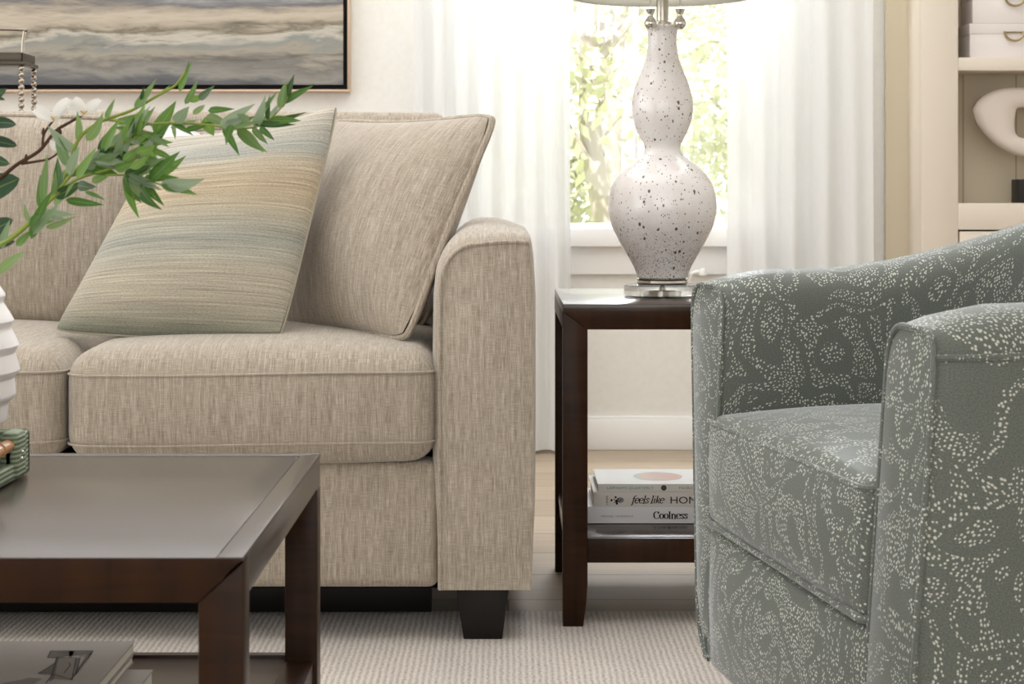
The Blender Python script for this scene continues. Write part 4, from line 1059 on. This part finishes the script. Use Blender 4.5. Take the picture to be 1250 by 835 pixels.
branch('leafy green branch reaching low to the right over the striped pillow',
       [([(-40, 302, VY), (0, 298, 1.70), (30, 278, 1.69), (62, 244, 1.69), (92, 220, 1.69), (128, 208, 1.69), (160, 196, 1.69), (188, 182, 1.69)], .0024, .0009),
        ([(62, 244, 1.69), (95, 205, 1.69), (125, 185, 1.69), (160, 170, 1.69), (180, 160, 1.69)], .0016, .0008),
        ([(128, 214, 1.69), (155, 214, 1.69), (180, 220, 1.69), (197, 226, 1.69)], .0011, .0006)],
       [(197, 226, 241, 238, 13), (155, 216, 170, 267, 15), (157, 213, 188, 228, 9), (95, 226, 118, 228, 15), (53, 248, 58, 188, 13), (84, 214, 97, 178, 14), (94, 218, 118, 180, 15), (80, 244, 127, 250, 12),
        (56, 278, 92, 264, 9), (38, 292, 64, 232, 15), (40, 286, 72, 248, 14), (2, 304, 12, 268, 12), (-4, 334, 32, 306, 17), (20, 300, 40, 280, 12), (104, 234, 128, 244, 7), (66, 250, 92, 222, 14),
        (70, 236, 80, 206, 13), (108, 208, 122, 182, 14), (112, 222, 140, 208, 12), (140, 206, 166, 196, 14), (160, 206, 182, 190, 12), (150, 196, 172, 178, 13), (120, 196, 148, 186, 12), (166, 186, 190, 178, 14), (36, 272, 30, 248, 8), (48, 262, 38, 282, 12)],
       1.69, 9, M['leaf'], 50)
branch('short dark green branch with broad leaves at the left edge above the vase',
       [([(-52, 304, VY + .02), (-42, 260, 1.77), (-30, 215, 1.77), (-22, 165, 1.77), (-14, 130, 1.77)], .0024, .001)],
       [(-14, 150, 20, 152, 14), (-18, 170, 21, 178, 15), (-22, 192, 12, 200, 14), (-30, 242, 24, 218, 34), (-26, 290, 16, 268, 24), (-16, 128, 8, 108, 10), (-20, 118, 6, 122, 8), (-30, 300, 18, 295, 20), (-40, 220, -10, 190, 16), (-40, 250, -70, 220, 20), (-30, 200, -60, 170, 16), (-20, 150, -50, 130, 14)],
       1.77, 4, M['darkleaf'], 0, round_=True)
mg = thing('magnolia_twig', 'bare brown twig with white magnolia blossoms rising from the vase', 'twig', (VX + .02, VY, .62))
Dm = 1.80
ms = MB()
for st, r0, r1 in (([(-50, 303, VY + .015), (-30, 245, Dm), (0, 218, Dm), (22, 200, Dm), (48, 184, Dm), (68, 160, Dm), (84, 150, Dm), (101, 140, Dm)], .0023, .0014),
                   ([(52, 182, Dm), (53, 166, Dm), (59, 155, Dm), (66, 146, Dm)], .0014, .001), ([(26, 200, Dm), (45, 197, Dm), (60, 194, Dm), (72, 186, Dm)], .0014, .001)):
    ms.tube(spline([at(*p) for p in st], 6), r0, 8, taper=r1)
for px, py in ((32, 194), (53, 162), (66, 165), (73, 162)):
    ms.lathe([(.0005, -.004), (.002, -.001), (.0022, .001), (.0006, .005)], at(px, py, Dm), 8)
ms.build('stem', M['twig'], mg)
def blossom(px, py, s_, seed, tilt):
    rr = random.Random(seed); c_ = at(px, py, Dm - .004); mb = MB()
    for k in range(6):
        a = 2 * PI * k / 6 + rr.uniform(-.25, .25); el = rr.uniform(.2, 1.0)
        d_ = Vector((math.cos(a) * .95 + tilt * .3, math.sin(a) * .5 - .15, el * (.9 + .4 * math.sin(a)))).normalized()
        mb.add(*leaf_verts(c_, c_ + d_ * s_ * rr.uniform(.85, 1.1), s_ * .6, Vector((-d_.x, -d_.y - .6, 1 - d_.z)), -.25, 6, True))
    f_ = mb.build('blossom', M['petal'], mg)
    st = MB()
    for k in range(9):
        a = 2 * PI * k / 9; st.tube([c_, c_ + Vector((math.cos(a) * .0035, math.sin(a) * .0035 + .002, .004))], .0004, 5)
    st.build('stamens', M['stamen'], f_)
blossom(102, 140, .024, 1, .2); blossom(66, 147, .026, 2, -.3); blossom(74, 185, .016, 3, .3)

# ------------------------------------------------------------------ outdoors through the window
struct(MB().box(-40, 40, WY + .3, 60, -.5, -.4).build('lawn', M['lawn'], smooth=False))
def tree(label, x, y, h_, r, n, seed, lean=0.0, tr_=.09):
    rr = random.Random(seed); rt = thing('garden_tree', label, 'tree', (x, y, -.4), 'trees outside the window')
    mt = MB(); mt.tube(spline([(x, y, -.42), (x + .03 + lean * .3, y, .5), (x - .05 + lean * .6, y, 1.2), (x + lean, y, h_ * .75)], 5), tr_, 10, taper=tr_ * .45)
    for k in range(5):
        a = rr.uniform(0, 6.28); z = rr.uniform(.8, h_ * .6); mt.tube([(x + lean * .5, y, z), (x + lean * .5 + math.cos(a) * .5, y + math.sin(a) * .4, z + .6)], tr_ * .35, 8, taper=tr_ * .15)
    mt.build('trunk', M['bark'], rt)
    ml = MB()
    cl = [(Vector((rr.gauss(0, r * .5), rr.gauss(0, r * .4), rr.gauss(0, h_ * .22))), rr.uniform(.35, .8) * r * .6) for _ in range(16)]
    for k in range(n):
        c_, cr_ = rr.choice(cl); p = Vector((x + lean, y, h_ * .62)) + c_ + Vector((rr.gauss(0, cr_ * .5), rr.gauss(0, cr_ * .5), rr.gauss(0, cr_ * .5)))
        d_ = Vector((rr.uniform(-1, 1), rr.uniform(-1, 1), rr.uniform(-1, .6))).normalized(); s_ = rr.uniform(.06, .13)
        sd = d_.orthogonal().normalized() * s_ * .3
        ml.add([p, p + d_ * s_ * .5 + sd, p + d_ * s_, p + d_ * s_ * .5 - sd], [(0, 1, 2, 3)], [(.5, 0), (1, .5), (.5, 1), (.3, .5)])
    ml.build('foliage', M['canopy'], rt)
tree('slim overexposed tree with a bare trunk seen through the window left of the lamp', .62, 11.0, 3.0, 1.3, 2600, 3, -.12, .10)
tree('overexposed green bushy tree seen through the window right of the lamp', 1.75, 12.5, 2.8, 1.3, 2600, 4, .1, .08)
tree('large overexposed tree filling the far background of the window', .9, 17.0, 5.0, 2.6, 4200, 8, .2, .16)
tree('low overexposed shrub tree low in the window beside the curtain', .35, 13.5, 1.3, .8, 1800, 15, .0, .05)

# ------------------------------------------------------------------ light
wd = bpy.data.worlds.new('sky'); SC.world = wd; wd.use_nodes = True
bgn = wd.node_tree.nodes['Background']; bgn.inputs[0].default_value = (1.0, 1.0, 1.0, 1); bgn.inputs[1].default_value = 1.9
def area(nm, loc, rot, sx, sy, power, col):
    l = bpy.data.lights.new(nm, 'AREA'); l.shape = 'RECTANGLE'; l.size = sx; l.size_y = sy; l.energy = power; l.color = col
    o = bpy.data.objects.new(nm, l); COL.objects.link(o); o.location = loc; o.rotation_euler = rot; return o
area('daylight_back_window', ((WX0 + WX1) / 2, WY + .35, 2.0), (-PI / 2, 0, 0), 1.2, .9, 80, (.93, .965, 1.0))
area('fill_left', (-3.8, 1.9, 1.45), (0, -PI / 2, 0), 2.1, 4.8, 24, (.99, .995, 1))  # unseen fill lamp added on the left to brighten the room
area('fill_front', (-.2, -3.2, 1.6), (PI / 2, 0, 0), 4.7, 1.6, 21, (1, .995, .99))  # fill lamp added behind the camera for surfaces facing it
area('fill_ceiling', (-.1, 3.5, 2.68), (0, 0, 0), 3.2, 3.2, 57, (.985, .99, 1))  # unseen overhead fill added for soft ambient light, no fixture
sn = bpy.data.lights.new('sun', 'SUN'); sn.energy = 7.5; sn.angle = .02; sno = bpy.data.objects.new('sun', sn); COL.objects.link(sno); sno.rotation_euler = (math.radians(42), 0, math.radians(-14))

# ------------------------------------------------------------------ camera
cam = bpy.data.cameras.new('camera'); co = bpy.data.objects.new('camera', cam); COL.objects.link(co)
co.location = (0, 0, H); co.rotation_euler = (PI / 2, 0, 0)
cam.sensor_width = 36; cam.sensor_fit = 'HORIZONTAL'; cam.lens = 36 * F / 1250
cam.shift_x = (625 - CX) / 1250; cam.shift_y = -(417.5 - HY) / 1250
cam.dof.use_dof = True; cam.dof.focus_distance = 2.7; cam.dof.aperture_fstop = 18
cam.clip_start = .05
SC.camera = co
vs = SC.view_settings; vs.view_transform = 'Standard'; vs.look = 'None'; vs.gamma = 1; vs.use_curve_mapping = False; vs.exposure = 0.0
